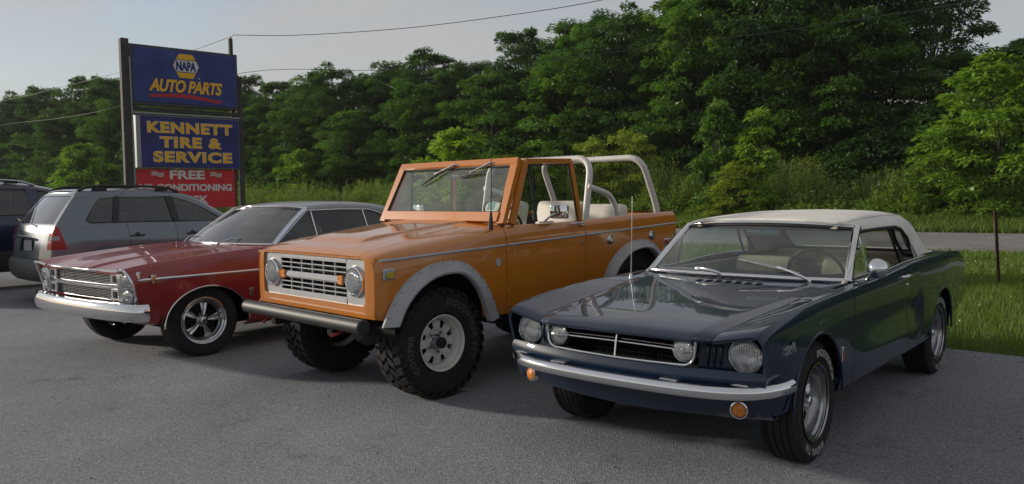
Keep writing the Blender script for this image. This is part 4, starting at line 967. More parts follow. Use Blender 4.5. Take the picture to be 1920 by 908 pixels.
        if s_ > 0:
            m_ = G().tube(smooth_path([(-.955, s_*.775, .915), (-.935, s_*.80, .945), (-.915, s_*.83, .975)], 8), [.018, .012, .009, .008, .008, .009, .010, .012], 10)
            mk('mirror_bracket', m_, chrome, dd, 60)
            mk('door_mirror', G().lathe([(0, -.050), (.030, -.044), (.052, -.022), (.062, 0), (.064, .008), (.057, .010), (0, .008)], c=(-.925, s_*.843, .992), axis=(-1, 0, .05), n=32), chrome, dd, 50)
        # badges
        e = G().box((-.312, s_*.836, .548), (.030, .012, .085), .003)
        eo = mk('fender_emblem', e, chrome, car)
        mk('emblem_stripe', G().box((-.312, s_*.841, .538), (.018, .008, .06), .001), mat('badge_red', (.4, .03, .03), .3), eo)
        tg = text_geo('289', .058, .002, .25)
        if s_ > 0: V = [(.47-q[0], .832+.0+(q[0])*.05, .690+q[1]) for q in tg.v]
        else: V = [(.47+q[0], -.832-(-q[0])*-.05, .690+q[1]) for q in tg.v]
        tg.v = V; bo = mk('engine_badge', skirt(tg, .006, into=(0, -s_, 0)), chrome, car, 0)
        mk('badge_flag', G().prism([(.455, .728), (.412, .728), (.392, .672), (.400, .672)], 'xz', s_*.828, s_*.838), chrome, bo, 0)
        pass
    # ---- cabin
    tub = G().grid(np.array([[(-.80, y, .90), (-.82, y, .36), (-2.6, y, .33), (-2.75, y, .90)] for y in (-.70, .70)])); mk('cabin_floor', tub, mat('dark_carpet', (.02, .025, .035), .95), car, 0)
    for s_ in (1, -1): mk('inner_door_panel', G().box((-1.6, s_*.70, .66), (1.75, .03, .52), .01), cream, car)
    mk('dashboard', G().prism([(-.74, .915), (-.98, .935), (-1.06, .905), (-1.05, .80), (-1.0, .72), (-.80, .70)], 'xz', -.69, .69), trim, car, 40)
    seat(car, -1.75, .36, .42, .52, cream, .42, .50, 18); seat(car, -1.75, -.36, .42, .52, cream, .42, .50, 18)
    seat(car, -2.45, 0, .44, 1.12, cream, .42, .42, 20, name='rear_seat')
    mk('parcel_shelf', G().box((-2.86, 0, .90), (.42, 1.3, .03), .008), cream, car)
    steering(car, (-1.22, .36, .90), .195, 20, mat('dark_steering_wheel', (.02, .03, .045), .35))
    mk('interior_mirror', G().box((-1.16, 0, 1.195), (.025, .25, .058), .012, None, 2).tube([(-1.14, 0, 1.20), (-1.12, 0, 1.25)], .006, 6), chrome, car)
    for s_ in (1, -1): mk('sun_visor', G().box((-1.26, s_*.30, 1.232), (.20, .44, .018), .006), cream, car)
    # ---- outside bits
    def wp(u, t, d=.012): p = ws(u, t); return (p[0]+d*.7, p[1], p[2]+d*.7)
    for u0, t0, um, tm, ua, ta, ub, tb in ((.71, -.06, .40, .16, .62, .07, -.03, .285), (-.15, -.02, -.45, .075, -.22, .045, -.92, .04)):
        w_ = mk('wiper', G().tube([wp(u0, t0, .0), wp(u0, t0, .03), wp((u0+um)/2, (t0+tm)/2, .040), wp(um, tm, .020)], [.016, .012, .009, .007], 8).lathe([(0, .03), (.016, .026), (.018, 0)], c=wp(u0, t0, -.01), axis=(.4, 0, .9), n=14), chrome, car, 60)
        mk('blade', G().tube([wp(ua, ta, .012), wp((ua+ub)/2, (ta+tb)/2, .016), wp(ub, tb, .010)], [.006, .008, .005], 6), chrome_dull, w_)
    mk('antenna', G().tube([(-.44, -.655, .875), (-.44, -.655, .92)], [.018, .010], 12).tube([(-.44, -.655, .91), (-.46, -.655, 1.46)], [.0045, .0028], 8).lathe([(0, .004), (.005, .003), (.005, -.004)], c=(-.46, -.655, 1.46), axis=(0, 0, 1), n=8), chrome_dull, car)
    # ---- wheels
    for (x, s_, st, sp) in ((0, 1, R(1.5), .25), (0, -1, R(1.5), .9), (-2.743, 1, 0, .7), (-2.743, -1, 0, .1)):
        add_wheel(car, 'mustang', (x, s_*.700, .328), s_ < 0, .330, .215, .212, st, sp)
    return car
build_mustang()
# ------------------------------------------------------------------ orange open off-roader
def build_bronco():
    car = empty('off_road_car', (-1.07821, 6.29905, 0), -2.35714)
    tag(car, 'orange open-top off-road truck with white roll bars and big mud tyres', 'off-roader')
    paint = mat('orange_paint', (.49, .16, .010), .30, coat=1., coat_rough=.03, rvar=.05, var_scale=3, var=.08)
    white = mat('flare_white', (.34, .34, .35), .45, var=.10, var_scale=7)
    bar = mat('roll_bar_white', (.54, .525, .50), .4, var=.06, var_scale=5)
    silver = mat('grille_silver', (.40, .41, .43), .38, metal=.15, var=.08, var_scale=12)
    cream = mat('off_white_vinyl', (.55, .52, .45), .55, var=.08, var_scale=8)
    zt = lambda x: np.interp(x, [-2.95, -2.6, -1.54, -.6], [1.312, 1.305, 1.262, 1.25])
    lines = [
        [(.62, 0, 1.073), (.55, 0, 1.108), (.40, 0, 1.150), (.34, 0, 1.178), (.03, 0, 1.222), (-.56, 0, 1.282), (-.7, 0, 1.285), (-2.95, 0, 1.285)],
        [(.62, .34, 1.072), (.55, .34, 1.106), (.40, .34, 1.146), (.34, .34, 1.174), (.03, .36, 1.217), (-.56, .38, 1.278), (-.7, .38, 1.281), (-2.95, .4, 1.285)],
        [(.62, .37, 1.072), (.55, .37, 1.105), (.40, .37, 1.145), (.34, .37, 1.156), (.03, .395, 1.200), (-.56, .42, 1.264), (-.7, .42, 1.27), (-2.95, .45, 1.285)],
        [(.62, .64, 1.068), (.55, .65, 1.098), (.40, .67, 1.130), (.03, .68, 1.180), (-.56, .70, 1.246), (-.7, .72, 1.254), (-1.5, .775, 1.262), (-2.5, .775, 1.300), (-2.95, .775, 1.305)],
        [(.62, .755, 1.055), (.55, .775, 1.082), (.40, .790, 1.110), (.03, .795, 1.158), (-.56, .805, 1.228), (-.7, .81, 1.244), (-1.5, .825, 1.260), (-2.5, .825, 1.304), (-2.95, .815, 1.310)],
        [(.62, .795, 1.010), (.55, .832, 1.036), (.40, .850, 1.062), (.03, .854, 1.112), (-.56, .858, 1.180), (-1.5, .858, 1.222), (-2.5, .858, 1.262), (-2.95, .845, 1.272)],
        [(.62, .803, .955), (.55, .845, .965), (.40, .864, .98), (.03, .868, 1.02), (-.56, .869, 1.08), (-1.5, .869, 1.12), (-2.5, .869, 1.16), (-2.95, .857, 1.17)],
        [(.62, .805, .84), (.55, .846, .84), (.40, .866, .84), (-.56, .871, .86), (-2.5, .871, .88), (-2.95, .86, .88)],
        [(.62, .795, .69), (.55, .838, .68), (.40, .856, .66), (-.56, .862, .64), (-2.2, .862, .64), (-2.95, .85, .66)],
        [(.62, .765, .645), (.55, .81, .635), (.40, .83, .61), (-.56, .835, .555), (-2.2, .835, .555), (-2.95, .825, .60)],
    ]
    B = Body(lines, sharp={1, 2}, front=[.612, .612, .611, .608, .606, .604, .602, .602, .600, .60], fx=(.4, .62), soft=.010, blur=.05)
    xF, xD0, xD1, xR = .62, -.597, -1.548, -2.95
    sm = lambda pts, n=44: smooth_path([(p[0], 0, p[1]) for p in pts], n)
    fo = sm([(.585, .60), (.50, .76), (.38, .895), (.20, .99), (0, 1.018), (-.18, .985), (-.32, .88), (-.43, .73), (-.505, .545)]); fi = sm([(.470, .60), (.40, .725), (.30, .825), (.16, .900), (0, .925), (-.13, .905), (-.24, .82), (-.315, .70), (-.375, .535)])
    dx, dz = -2.34, .045
    ro = [(dx+p[0]*1.03, 0, p[2]+dz) for p in fo]; ri = [(dx+p[0]*1.03, 0, p[2]+dz+.012) for p in fi]
    poly_f = [(.0+a[0], a[2]) for a in fi]+[(-.45, .2), (.5, .2)]; poly_r = [(a[0], a[2]) for a in ri]+[(dx-.5, .2), (dx+.5, .2)]
    cf = lambda P: sdf_poly(P[:, [0, 2]], poly_f)-.012; cr = lambda P: sdf_poly(P[:, [0, 2]], poly_r)-.012
    full_panel(car, 'hood', B, xF, -.545, 2.985, paint, 46, 40, depth=.02)
    full_panel(car, 'cowl', B, -.552, -.70, 4.4, paint, 10, 24, depth=.02)
    panel(car, 'fender', B, xF, xD0, 3.012, 9, paint, 60, 50, cuts=[cf, lambda P: np.where(P[:, 0] < -.55, 1., 1.)], depth=.02)
    panel(car, 'door', B, xD0, xD1, 4.0, 8.2, paint, 30, 40, depth=.02)
    doors = [o for o in car.children if o.name.startswith('door')]
    panel(car, 'rocker_panel', B, xD0, xD1, 8.23, 9, paint, 10, 8, depth=.02)
    panel(car, 'bed_side', B, xD1, xR, 3.6, 9, paint, 60, 50, cuts=[cr], depth=.02)
    # front panel with rounded opening
    Y = np.linspace(-.80, .80, 65); Z = np.linspace(.648, 1.062, 25)
    g = G().grid(np.array([[(.606-.012*max(0, abs(y)-.72)/.08, y, z) for z in Z] for y in Y]))
    g = clip(g, lambda P: sdf_poly(P[:, 1:], rrect(1.415, .325, .03, 4, 0, .892)))
    if outward(g, (-1, 0, .85)) < 0: g.f = [q[::-1] for q in g.f]
    skirt(g, -.03, into=(-1, 0, 0)); mk('front_panel', g, paint, car, 30, recalc=False)
    # grille: end plates, frame strips and separate bars
    gr = G()
    for s_ in (1, -1):
        A = np.array([[(.588, s_*y, z) for z in np.linspace(.727, 1.056, 17)] for y in np.linspace(.462, .712, 13)])
        g = clip(G().grid(A), lambda P: np.hypot(np.abs(P[:, 1])-.577, P[:, 2]-.897)-.098)
        mk('grille_end_plate', skirt(g, .02, into=(-1, 0, 0)), silver, car, 20)
    for z, h in ((1.041, .030), (.747, .040)): mk('grille_strip', G().box((.584, 0, z), (.016, .93, h), .003), silver, car)
    mk('grille_centre_bar', G().box((.588, 0, .893), (.022, .93, .036), .005), silver, car)
    mb = mesh_of('grille_bar', G().box((0, 0, 0), (.014, .92, .009), .002)); mv = mesh_of('grille_bar', G().box((0, 0, 0), (.014, .010, .12), .002))
    for z in (1.0205, .985, .949, .914, .872, .837, .802, .770): mk('grille_bar', mb, silver, car, loc=(.583, 0, z))
    for k in range(7):
        for z in (.970, .824): mk('grille_bar', mv, silver, car, loc=(.581, -.462+.154*k, z))
    mk('radiator', G().box((.50, 0, .89), (.04, 1.36, .36)), dark, car)
    for s_ in (1, -1):
        round_lamp(car, 'headlight', (.602, s_*.577, .897), .088, .022, bulge=.035, depth=.04)
        mk('turn_signal', G().box((.600, s_*.405, .893), (.022, .066, .066), .006), lens_amber, car)
        # side marker with chrome surround
        m_ = mk('side_marker', G().box((.505, s_*.862, .95), (.060, .02, .042), .004), lens_yellow, car)
        mk('marker_bezel', G().box((.510, s_*.856, .955), (.100, .018, .078), .008), chrome_dull, m_)
        r_ = mk('rear_side_marker', G().box((-2.79, s_*.868, 1.02), (.115, .02, .042), .004), lens_red, car)
        mk('marker_bezel', G().box((-2.79, s_*.864, 1.02), (.135, .016, .06), .006), chrome_dull, r_)
        # belt trim line
        pts = [(x, s_*.874 if x < .5 else s_*(.874-.03*(x-.5)/.08), z) for x, z in zip(np.linspace(.575, -.590, 16), np.interp(np.linspace(.575, -.590, 16), [-2.934, .581], [1.197, 1.050]))]
        mk('side_trim', G().tube(pts, .009, 8, sq=.5), silver, car, 60)
        for a, b in ((-.605, -1.540), (-1.556, -2.93)):
            xs = np.linspace(a, b, 14); zz = np.interp(xs, [-2.934, .581], [1.197, 1.050])
            mk('side_trim', G().tube([(x, s_*(.874 if x > -2.6 else .874-.014*(-2.6-x)/.35), z) for x, z in zip(xs, zz)], .009, 8, sq=.5), silver, car, 60)
        # wheel-arch flares with bolts
        for (o_, i_) in ((fo, fi), (ro, ri)):
            A = []
            for p, q in zip(o_, i_):
                p = np.array(p); q = np.array(q); row = []
                for t, y in ((0, .862), (.02, .878), (.22, .884), (.55, .905), (.85, .925), (1.0, .918), (1.03, .895), (1.0, .87)):
                    c = p+(q-p)*t; row.append((c[0], s_*y, c[2]))
                A.append(row)
            fl = mk('fender_flare', skirt(G().grid(np.array(A)), .004), white, car, 50)
            bolts = G()
            for k in range(2, 43, 3):
                p = np.array(o_[k])*.88+np.array(i_[k])*.12; bolts.lathe([(0, .006), (.005, .005), (.007, 0)], c=(p[0], s_*.882, p[2]), axis=(0, s_, 0), n=8)
            tag(mk('flare_bolts', bolts, chrome_dull, fl), kind='stuff')
        # fuel caps, emblem, handle, hinges
        for x, z in ((-1.885, 1.078), (-2.52, 1.092)):
            f_ = mk('fuel_cap', G().lathe([(0, .020), (.020, .020), (.024, .014), (.036, .012), (.044, .004), (.045, -.004)], c=(x, s_*.870, z), axis=(0, s_, 0), n=28), chrome_dull, car)
        mk('fender_emblem', G().prism(rrect(.05, .055, .02, 4, -.50, .97), 'xz', s_*.866, s_*.880), silver, car)
        dd = doors[0 if s_ > 0 else 1]
        mk('handle', G().tube(fillet_path([(-1.36, s_*.862, 1.238), (-1.36, s_*.892, 1.240), (-1.50, s_*.895, 1.246), (-1.50, s_*.862, 1.246)], .02), [.009]*20, 8).lathe([(0, .03), (.014, .028), (.016, 0)], c=(-1.49, s_*.866, 1.226), axis=(0, s_, 0), n=14), chrome_dull, dd, 60)
        mk('door_lock', G().lathe([(0, .006), (.012, .005), (.014, 0)], c=(-1.49, s_*.870, 1.075), axis=(0, s_, 0), n=14), chrome_dull, dd)
        for z in (.76, 1.08): mk('hinge', G().tube([(-.602, s_*.874, z-.035), (-.602, s_*.874, z+.035)], .010, 8), paint, dd)
    mk('bumper_bar', G().tube([(.70, -.80, .612), (.70, .80, .612)], .050, 24), mat('black_bumper', (.016, .016, .017), .55, var=.2, var_scale=10), car)
    bc = car.children[-1]
    for s_ in (1, -1):
        mk('end_cap', G().lathe([(.050, 0), (.052, .004), (.052, .016), (.044, .026), (0, .030)], c=(.70, s_*.80, .612), axis=(0, s_, 0), n=24), black, [o for o in car.children if o.name.startswith('bumper_bar')][0], 40)
        mk('frame_rail', G().box((-.9, s_*.40, .56), (3.2, .08, .11), .01), dark, car); mk('bumper_mount', G().box((.62, s_*.40, .60), (.16, .07, .07), .008), dark, car)
        mk('tow_hook', G().tube(smooth_path([(.60, s_*.48, .57), (.70, s_*.50, .535), (.74, s_*.47, .52)], 8), .012, 8), mat('red_hook', (.25, .02, .02), .5), car)
    # chassis bits seen below the grille
    mk('axle', G().tube([(0, -.56, .41), (0, .56, .41)], .045, 12), dark, car); mk('axle_diff', G().lathe([(0, .14), (.08, .12), (.13, .04), (.13, -.04), (.08, -.12), (0, -.14)], c=(0, -.12, .41), axis=(1, 0, 0), n=24), mat('diff_grey', (.05, .05, .05), .6), car)
    mk('rear_axle', G().tube([(dx, -.56, .41), (dx, .56, .41)], .045, 12), dark, car)
    for s_ in (1, -1):
        mk('spring', G().tube([(.02+.045*math.cos(t), s_*.42+.045*math.sin(t), .46+.0065*t) for t in np.linspace(0, 40, 120)], .008, 6), dark, car)
        mk('shock', G().tube([(.10, s_*.50, .42), (.06, s_*.46, .95)], .026, 10), mat('shock_silver', (.3, .3, .31), .5), car)
    mk('steering_link', G().tube([(.14, -.55, .43), (.16, .55, .46)], .018, 8), dark, car); mk('sway_bar', G().tube([(.30, -.45, .56), (.40, -.2, .58), (.40, .25, .58), (.30, .45, .56)], .014, 8), mat('bar_grey', (.14, .14, .14), .5), car)
    mk('oil_pan', G().box((.1, 0, .66), (.8, .5, .22), .04), dark, car); mk('skid_plate', G().box((.42, 0, .655), (.22, .9, .04), .01), dark, car)
    mk('underbody', G().box((-1.75, 0, .62), (2.3, 1.5, .10), .02).box((-.12, .53, .80), (.9, .02, .5)).box((-.12, -.53, .80), (.9, .02, .5)), dark, car)
    well(car, 0, .50, .47, .50, .85); well(car, dx, .53, .47, .50, .85)
    # ---- screen frame
    bl, tl_ = Vector((-.630, .775, 1.285)), Vector((-.850, .735, 1.748)); nrm = Vector((.48, 0, .22)).normalized()
    def sq(a, b, w, d, up):
        return G().sweep([(-w/2, -d/2), (w/2, -d/2), (w/2, d/2), (-w/2, d/2)], [a, b], up=up)
    fr = G()
    for s_ in (1, -1):
        a = Vector((bl.x, s_*bl.y, bl.z-.03)); b = Vector((tl_.x, s_*tl_.y, tl_.z)); fr = sq(a, b, .075, .045, nrm); mk('screen_pillar', fr, paint, car, 20)
    mk('screen_top_rail', G().sweep([(-.032, -.026), (.030, -.026), (.034, .012), (.020, .026), (-.032, .022)], [(tl_.x, -.765, tl_.z), (tl_.x, .765, tl_.z)], up=nrm), paint, car, 20)
    mk('screen_bottom_rail', G().sweep([(-.040, -.022), (.040, -.022), (.040, .022), (-.040, .022)], [(bl.x-.010, -.745, bl.z+.022), (bl.x-.010, .745, bl.z+.022)], up=nrm), paint, car, 20)
    def wsp(u, t):
        a = Vector((bl.x-.028, u*(.735), bl.z+.058)); b = Vector((tl_.x+.014, u*(.70), tl_.z-.034)); return a.lerp(b, t)+nrm*.004
    mk('windshield', G().grid(np.array([[tuple(wsp(u, t)) for t in (0, .5, 1)] for u in (-1, 0, 1)])), glass_mat('bronco_glass', (.66, .78, .72), refl=1., dust_sheen=.11), car, 0)  # heavier film here also paints in a pale sky reflection
    ring = [wsp(-1, 0), wsp(1, 0), wsp(1, 1), wsp(-1, 1)]
    mk('windshield_seal', G().tube([tuple(p+nrm*.006) for p in ring]+[tuple(ring[0]+nrm*.006)], .011, 8), seal, car, 40)
    mk('inspection_sticker', G().grid(np.array([[tuple(wsp(u, t)-nrm*.004) for t in (.06, .24)] for u in (.78, .90)])), mat('sticker_teal', (.25, .5, .5), .5), car, 0)
    for p_, q_, a_, b_ in (((.05, 1.06), (-.30, .86), (-.14, .95), (-.50, .62)), ((.69, 1.06), (.36, .86), (.60, .865), (.17, .80))):
        o = mk('wiper', G().tube([wsp(*p_)+nrm*.012, wsp(*p_)+nrm*.04, wsp(*q_)+nrm*.03], [.013, .010, .007], 8), chrome_dull, car, 60)
        b0, b1 = wsp(*a_)+nrm*.018, wsp(*b_)+nrm*.018
        mk('blade', G().tube([b0, b0.lerp(b1, .5)+nrm*.010, b1], [.006, .012, .006], 6), black, o)
    mk('antenna', G().tube([(-.50, .795, 1.20), (-.50, .795, 1.26), (-.505, .795, 1.36)], [.020, .020, .008], 10).tube([(-.505, .795, 1.34), (-.53, .795, 2.05)], [.004, .0022], 6), black, car)
    # ---- door frames, glass, mirror
    for s_ in (1, -1):
        dd = doors[0 if s_ > 0 else 1]
        a, b, c, d = (-.700, s_*.825, 1.255), (-.915, s_*.765, 1.755), (-1.470, s_*.765, 1.770), (-1.520, s_*.830, 1.255)
        for p, q, w in ((a, b, .055), (b, c, .042), (d, c, .042)):
            mk('window_frame', sq(Vector(p), Vector(q), .032, w, (1, 0, .0) if p != b else (0, 0, 1)), paint, dd, 20)
        mk('window_seal', G().tube([(-.735, s_*.822, 1.27), (-.935, s_*.765, 1.725), (-1.445, s_*.765, 1.74), (-1.492, s_*.828, 1.26)], .008, 6), seal, dd)
        mk('vent_post', G().tube([(-.985, s_*.822, 1.265), (-.965, s_*.768, 1.73)], .013, 8), black, dd)
        v = [(-.745, s_*.820, 1.272), (-.980, s_*.820, 1.272), (-.962, s_*.768, 1.725), (-.938, s_*.768, 1.725)]
        mk('vent_window', G().add(v, [(0, 1, 2, 3)]), glass_mat('vent_glass_b', (.7, .8, .76)), dd, 0)
        mk('mirror_arm', G().box((-1.08, s_*.845, 1.262), (.16, .03, .012), .005).tube(smooth_path([(-1.05, s_*.85, 1.265), (-1.08, s_*.875, 1.30), (-1.13, s_*.90, 1.335)], 6), .009, 8), chrome_dull, dd)
        mk('door_mirror', G().box((-1.15, s_*.925, 1.345), (.045, .165, .115), .014, Matrix.Rotation(R(s_*8), 3, 'Z'), 2), chrome, dd)
        mk('inner_door_panel', G().box((-1.07, s_*.83, .95), (.90, .015, .52), .004), cream, dd)
    # ---- tub, seats, dash
    inner = mat('bed_liner', (.03, .028, .026), .9)
    mk('cabin_floor', G().box((-1.75, 0, .70), (2.3, 1.60, .04), .01), inner, car)
    for s_ in (1, -1): mk('bed_wall', G().box((-2.25, s_*.78, .98), (1.36, .02, .56), .005), inner, car)
    mk('firewall', G().box((-.62, 0, .98), (.03, 1.6, .54), .005), inner, car)
    B_t = B.ev(np.array([xR]), np.linspace(4.0, 8.5, 12))[0]
    mk('tailgate', skirt(G().grid(np.array([[(xR-.004, u*p[1], p[2]) for u in np.linspace(-.97, .97, 9)] for p in B_t])), .03, into=(1, 0, 0)), paint, car, 30)
    mk('rear_bumper', G().tube([(-3.06, -.80, .60), (-3.06, .80, .60)], .05, 20), black, car)
    for s_ in (1, -1): mk('taillight', G().lathe([(0, .02), (.05, .016), (.06, 0)], c=(xR-.005, s_*.72, .98), axis=(-1, 0, 0), n=24), lens_red, car)
    mk('dashboard', G().prism([(-.64, 1.265), (-.84, 1.27), (-.88, 1.22), (-.86, 1.08), (-.66, 1.05)], 'xz', -.76, .76), paint, car, 40)
    for y in (.36, -.36): seat(car, -1.50, y, .85, .56, cream, .46, .48, 13)
    seat(car, -2.26, 0, .85, 1.15, cream, .42, .42, 13, name='rear_seat')
    steering(car, (-1.02, .40, 1.28), .20, 35, mat('steer_black', (.03, .03, .03), .4))
    mk('interior_mirror', G().box((-.90, 0, 1.655), (.025, .22, .055), .01, None, 2).tube([(-.88, 0, 1.66), (-.86, 0, 1.74)], .006, 6), black, car)
    # ---- roll bars
    def hoop(x0, x1, zb, zt_, w=.67, r=.031):
        pts = fillet_path([(x0, w, zb), (x1, w*.985, zt_), (x1, -w*.985, zt_), (x0, -w, zb)], .17, 9)
        return G().tube(pts, r, 16)
    mk('roll_bar', hoop(-1.70, -1.885, .72, 1.812), bar, car, 60)
    # lean is steeper above the bed rail
    mk('roll_bar', G().tube(fillet_path([(-2.98, .67, .74), (-2.90, .67, 1.34), (-2.645, .66, 1.838), (-2.645, -.66, 1.838), (-2.90, -.67, 1.34), (-2.98, -.67, .74)], .16, 8), .031, 16), bar, car, 60)
    for s_ in (1, -1): mk('bar_brace', G().tube(fillet_path([(-1.815, s_*.67, 1.56), (-2.19, s_*.67, 1.47), (-2.30, s_*.67, 1.10)], .14, 7), .027, 14), bar, car, 60)
    for (x, s_, st, sp) in ((0, 1, 0, .4), (0, -1, 0, 1.0), (dx, 1, 0, .2), (dx, -1, 0, .8)):
        add_wheel(car, 'bronco', (x, s_*.665, .408), s_ < 0, .412, .29, .205, st, sp)
    return car
build_bronco()
# ------------------------------------------------------------------ red hardtop
def build_galaxie():
    car = empty('hardtop_car', (-3.6201, 7.97675, 0), -2.22954)
    tag(car, 'dark red classic hardtop with grey roof, wide chrome bumper and five-spoke wheels', 'car')
    paint = mat('dark_red_paint', (.235, .011, .015), .34, metal=.0, coat=.7, coat_rough=.025, rvar=.05, var_scale=3, var=.10)
    vinyl = mat('grey_roof', (.16, .16, .175), .34, coat=.4, coat_rough=.15, var=.08, var_scale=5)
    inter = mat('dark_interior', (.02, .018, .018), .7)
    lines = [
        [(.82, 0, .862), (.70, 0, .893), (.3, 0, .948), (0, 0, .972), (-.5, 0, .995), (-.9, 0, 1.002), (-3.5, 0, 1.0), (-4.0, 0, .985), (-4.5, 0, .93)],
        [(.82, .17, .858), (.70, .20, .887), (.3, .26, .941), (0, .28, .966), (-.5, .30, .990), (-.9, .32, .999), (-3.5, .3, .997), (-4.5, .3, .925)],
        [(.82, .20, .842), (.70, .23, .870), (.3, .29, .926), (0, .31, .952), (-.5, .33, .980), (-.9, .35, .996), (-3.5, .34, .994), (-4.5, .34, .92)],
        [(.82, .66, .838), (.70, .67, .862), (.3, .69, .915), (0, .70, .943), (-.5, .72, .975), (-.9, .755, .997), (-1.5, .79, .99), (-3.4, .78, 1.0), (-4.0, .76, .985), (-4.5, .74, .93)],
        [(.82, .875, .880), (.70, .885, .900), (.3, .900, .938), (0, .908, .962), (-.5, .918, .990), (-.9, .922, .998), (-1.6, .925, .99), (-2.6, .93, .985), (-3.0, .93, 1.01), (-3.6, .91, 1.0), (-4.5, .86, .94)],
        [(.82, .925, .835), (.70, .935, .855), (.3, .955, .885), (0, .963, .905), (-.5, .970, .925), (-1.6, .972, .93), (-2.6, .975, .93), (-3.2, .97, .935), (-4.5, .90, .88)],
        [(.82, .945, .745), (.70, .958, .76), (.3, .985, .775), (0, .992, .785), (-1.6, .998, .79), (-2.6, .998, .79), (-3.2, .99, .79), (-4.5, .92, .77)],
        [(.82, .945, .63), (.3, .985, .635), (0, .994, .64), (-2.6, .998, .64), (-3.2, .99, .64), (-4.5, .925, .63)],
        [(.82, .92, .50), (.3, .965, .47), (0, .975, .46), (-2.6, .98, .45), (-4.5, .90, .48)],
        [(.82, .87, .40), (.3, .93, .34), (-.5, .945, .275), (-2.8, .945, .275), (-3.4, .93, .33), (-4.5, .85, .40)],
        [(.82, .78, .38), (.3, .84, .31), (-.5, .86, .235), (-2.8, .86, .235), (-4.5, .76, .38)],
    ]
    B = Body(lines, sharp={1, 2, 4, 6}, front=[.735, .73, .728, .735, .755, .715, .685, .665, .655, .64, .62], fx=(.1, .82), soft=.008)
    xD0, xD1 = -.62, -2.02
    af = lambda P: np.hypot((P[:, 0])/.435, np.maximum(P[:, 2]-.32, 0)/.352)*.4-.4; ar = lambda P: np.hypot((P[:, 0]+3.02)/.42, np.maximum(P[:, 2]-.32, 0)/.30)*.4-.4
    full_panel(car, 'hood', B, .82, -.70, 2.985, paint, 50, 44, depth=.02)
    panel(car, 'fender', B, .82, xD0, 3.012, 10, paint, 70, 60, cuts=[af], depth=.02)
    full_panel(car, 'cowl', B, -.706, -1.0, 3.3, paint, 10, 24)
    panel(car, 'door', B, xD0, xD1, 3.3, 9.0, paint, 40, 50, depth=.02)
    doors = [o for o in car.children if o.name.startswith('door')]
    panel(car, 'rocker_panel', B, xD0, xD1, 9.03, 10, paint, 10, 8)
    panel(car, 'quarter_panel', B, xD1, -4.5, 3.02, 10, paint, 70, 56, cuts=[ar], depth=.02)
    full_panel(car, 'trunk_lid', B, -3.48, -4.5, 2.98, paint, 26, 30)
    for xw, a, b in ((0, .435, .352), (-3.02, .42, .30)):
        for s_ in (1, -1):
            mk('arch_trim', G().tube([(xw+a*math.cos(t), s_*np.interp(abs(xw+a*math.cos(t)-xw), [0, .43], [.990, .975]), .32+b*math.sin(t)) for t in np.linspace(0, math.pi, 40)], .009, 8), chrome, car, 60)
    well(car, 0, .34, .46, .5, .95); well(car, -3.02, .34, .45, .5, .95)
    mk('underbody', G().box((-2.15, 0, .30), (4.3, 1.5, .1), .02).box((.35, 0, .50), (.3, 1.3, .12), .02), dark, car)
    mk('axle', G().tube([(0, -.7, .33), (0, .7, .33)], .04, 10), dark, car)
    # front: grille banks, stacked lamps
    mk('grille_cavity', G().box((.70, 0, .71), (.08, 1.5, .30)), dark, car)
    fins = mesh_of('grille_fin', G().box((0, 0, 0), (.02, 1.16, .0045)))
    for k in range(7): mk('grille_fin', fins, alu, car, loc=(.775, 0, .733+.0145*k)); mk('grille_fin', fins, alu, car, loc=(.765, 0, .598+.0145*k))
    for z, x in ((.842, .815), (.712, .80), (.694, .795), (.574, .785)):
        mk('grille_bar', G().sweep([(-.012, -.010), (.014, -.012), (.018, .004), (.006, .012), (-.012, .010)], [(x-.02*abs(y/.7)**2, y, z) for y in np.linspace(-.70, .70, 17)]), chrome, car, 50)
    for s_ in (1, -1):
        for z in (.775, .635):   # square end boxes of each bank
            mk('grille_end', G().box((.775, s_*.625, z), (.06, .15, .105), .008), chrome_dull, car); mk('grille_end_core', G().box((.795, s_*.635, z), (.03, .07, .06), .004), dark, car)
        # headlamp pod
        mk('headlight_panel', G().box((.765, s_*.825, .70), (.05, .25, .31), .02, Matrix.Rotation(R(s_*20), 3, 'Z') @ Matrix.Rotation(R(4), 3, 'Y'), 2), chrome_dull, car)
        for z, x in ((.775, .797), (.637, .787)):
            round_lamp(car, 'headlight', (x, s_*.835, z), .060, .009, axis=(1, s_*.36, .04), bulge=.03, depth=.03)
        pod = [(.850, .872), (.822, .82), (.790, .74), (.770, .66), (.757, .575)]
        mk('fender_bezel', G().tube([(x+.006, s_*np.interp(z, [.58, .66, .74, .82, .875], [.930, .940, .942, .922, .885]), z) for x, z in pod]+[(.775, s_*.86, .552), (.79, s_*.78, .552)], .014, 8).tube([(.868, s_*.875, .876), (.845, s_*.80, .868), (.835, s_*.70, .850)], .012, 8), chrome, car, 60)
    # bumper with wrapped ends
    bp = [(-.02, -.085), (.025, -.075), (.045, -.03), (.048, .015), (.040, .055), (.018, .078), (-.02, .082), (-.02, .07), (.01, .06), (.026, .012), (.024, -.03), (.008, -.065)]
    path = [(.885-.075*abs(a)**2.4, a*.93, .495) for a in np.linspace(-1, 1, 33)]
    path = [(.69, -1.002, .49), (.73, -1.0, .49), (.765, -.992, .492), (.79, -.972, .494)]+path[1:-1]+[(.79, .972, .494), (.765, .992, .492), (.73, 1.0, .49), (.69, 1.002, .49)]
    mk('front_bumper', G().sweep(bp, path), chrome, car, 40)
    path_r = [(-x-3.72, -y*.95, z) for x, y, z in path]; mk('rear_bumper', G().sweep(bp, path_r), chrome, car, 40)
    mk('valance', G().box((.74, 0, .455), (.05, 1.6, .09), .02), paint, car)
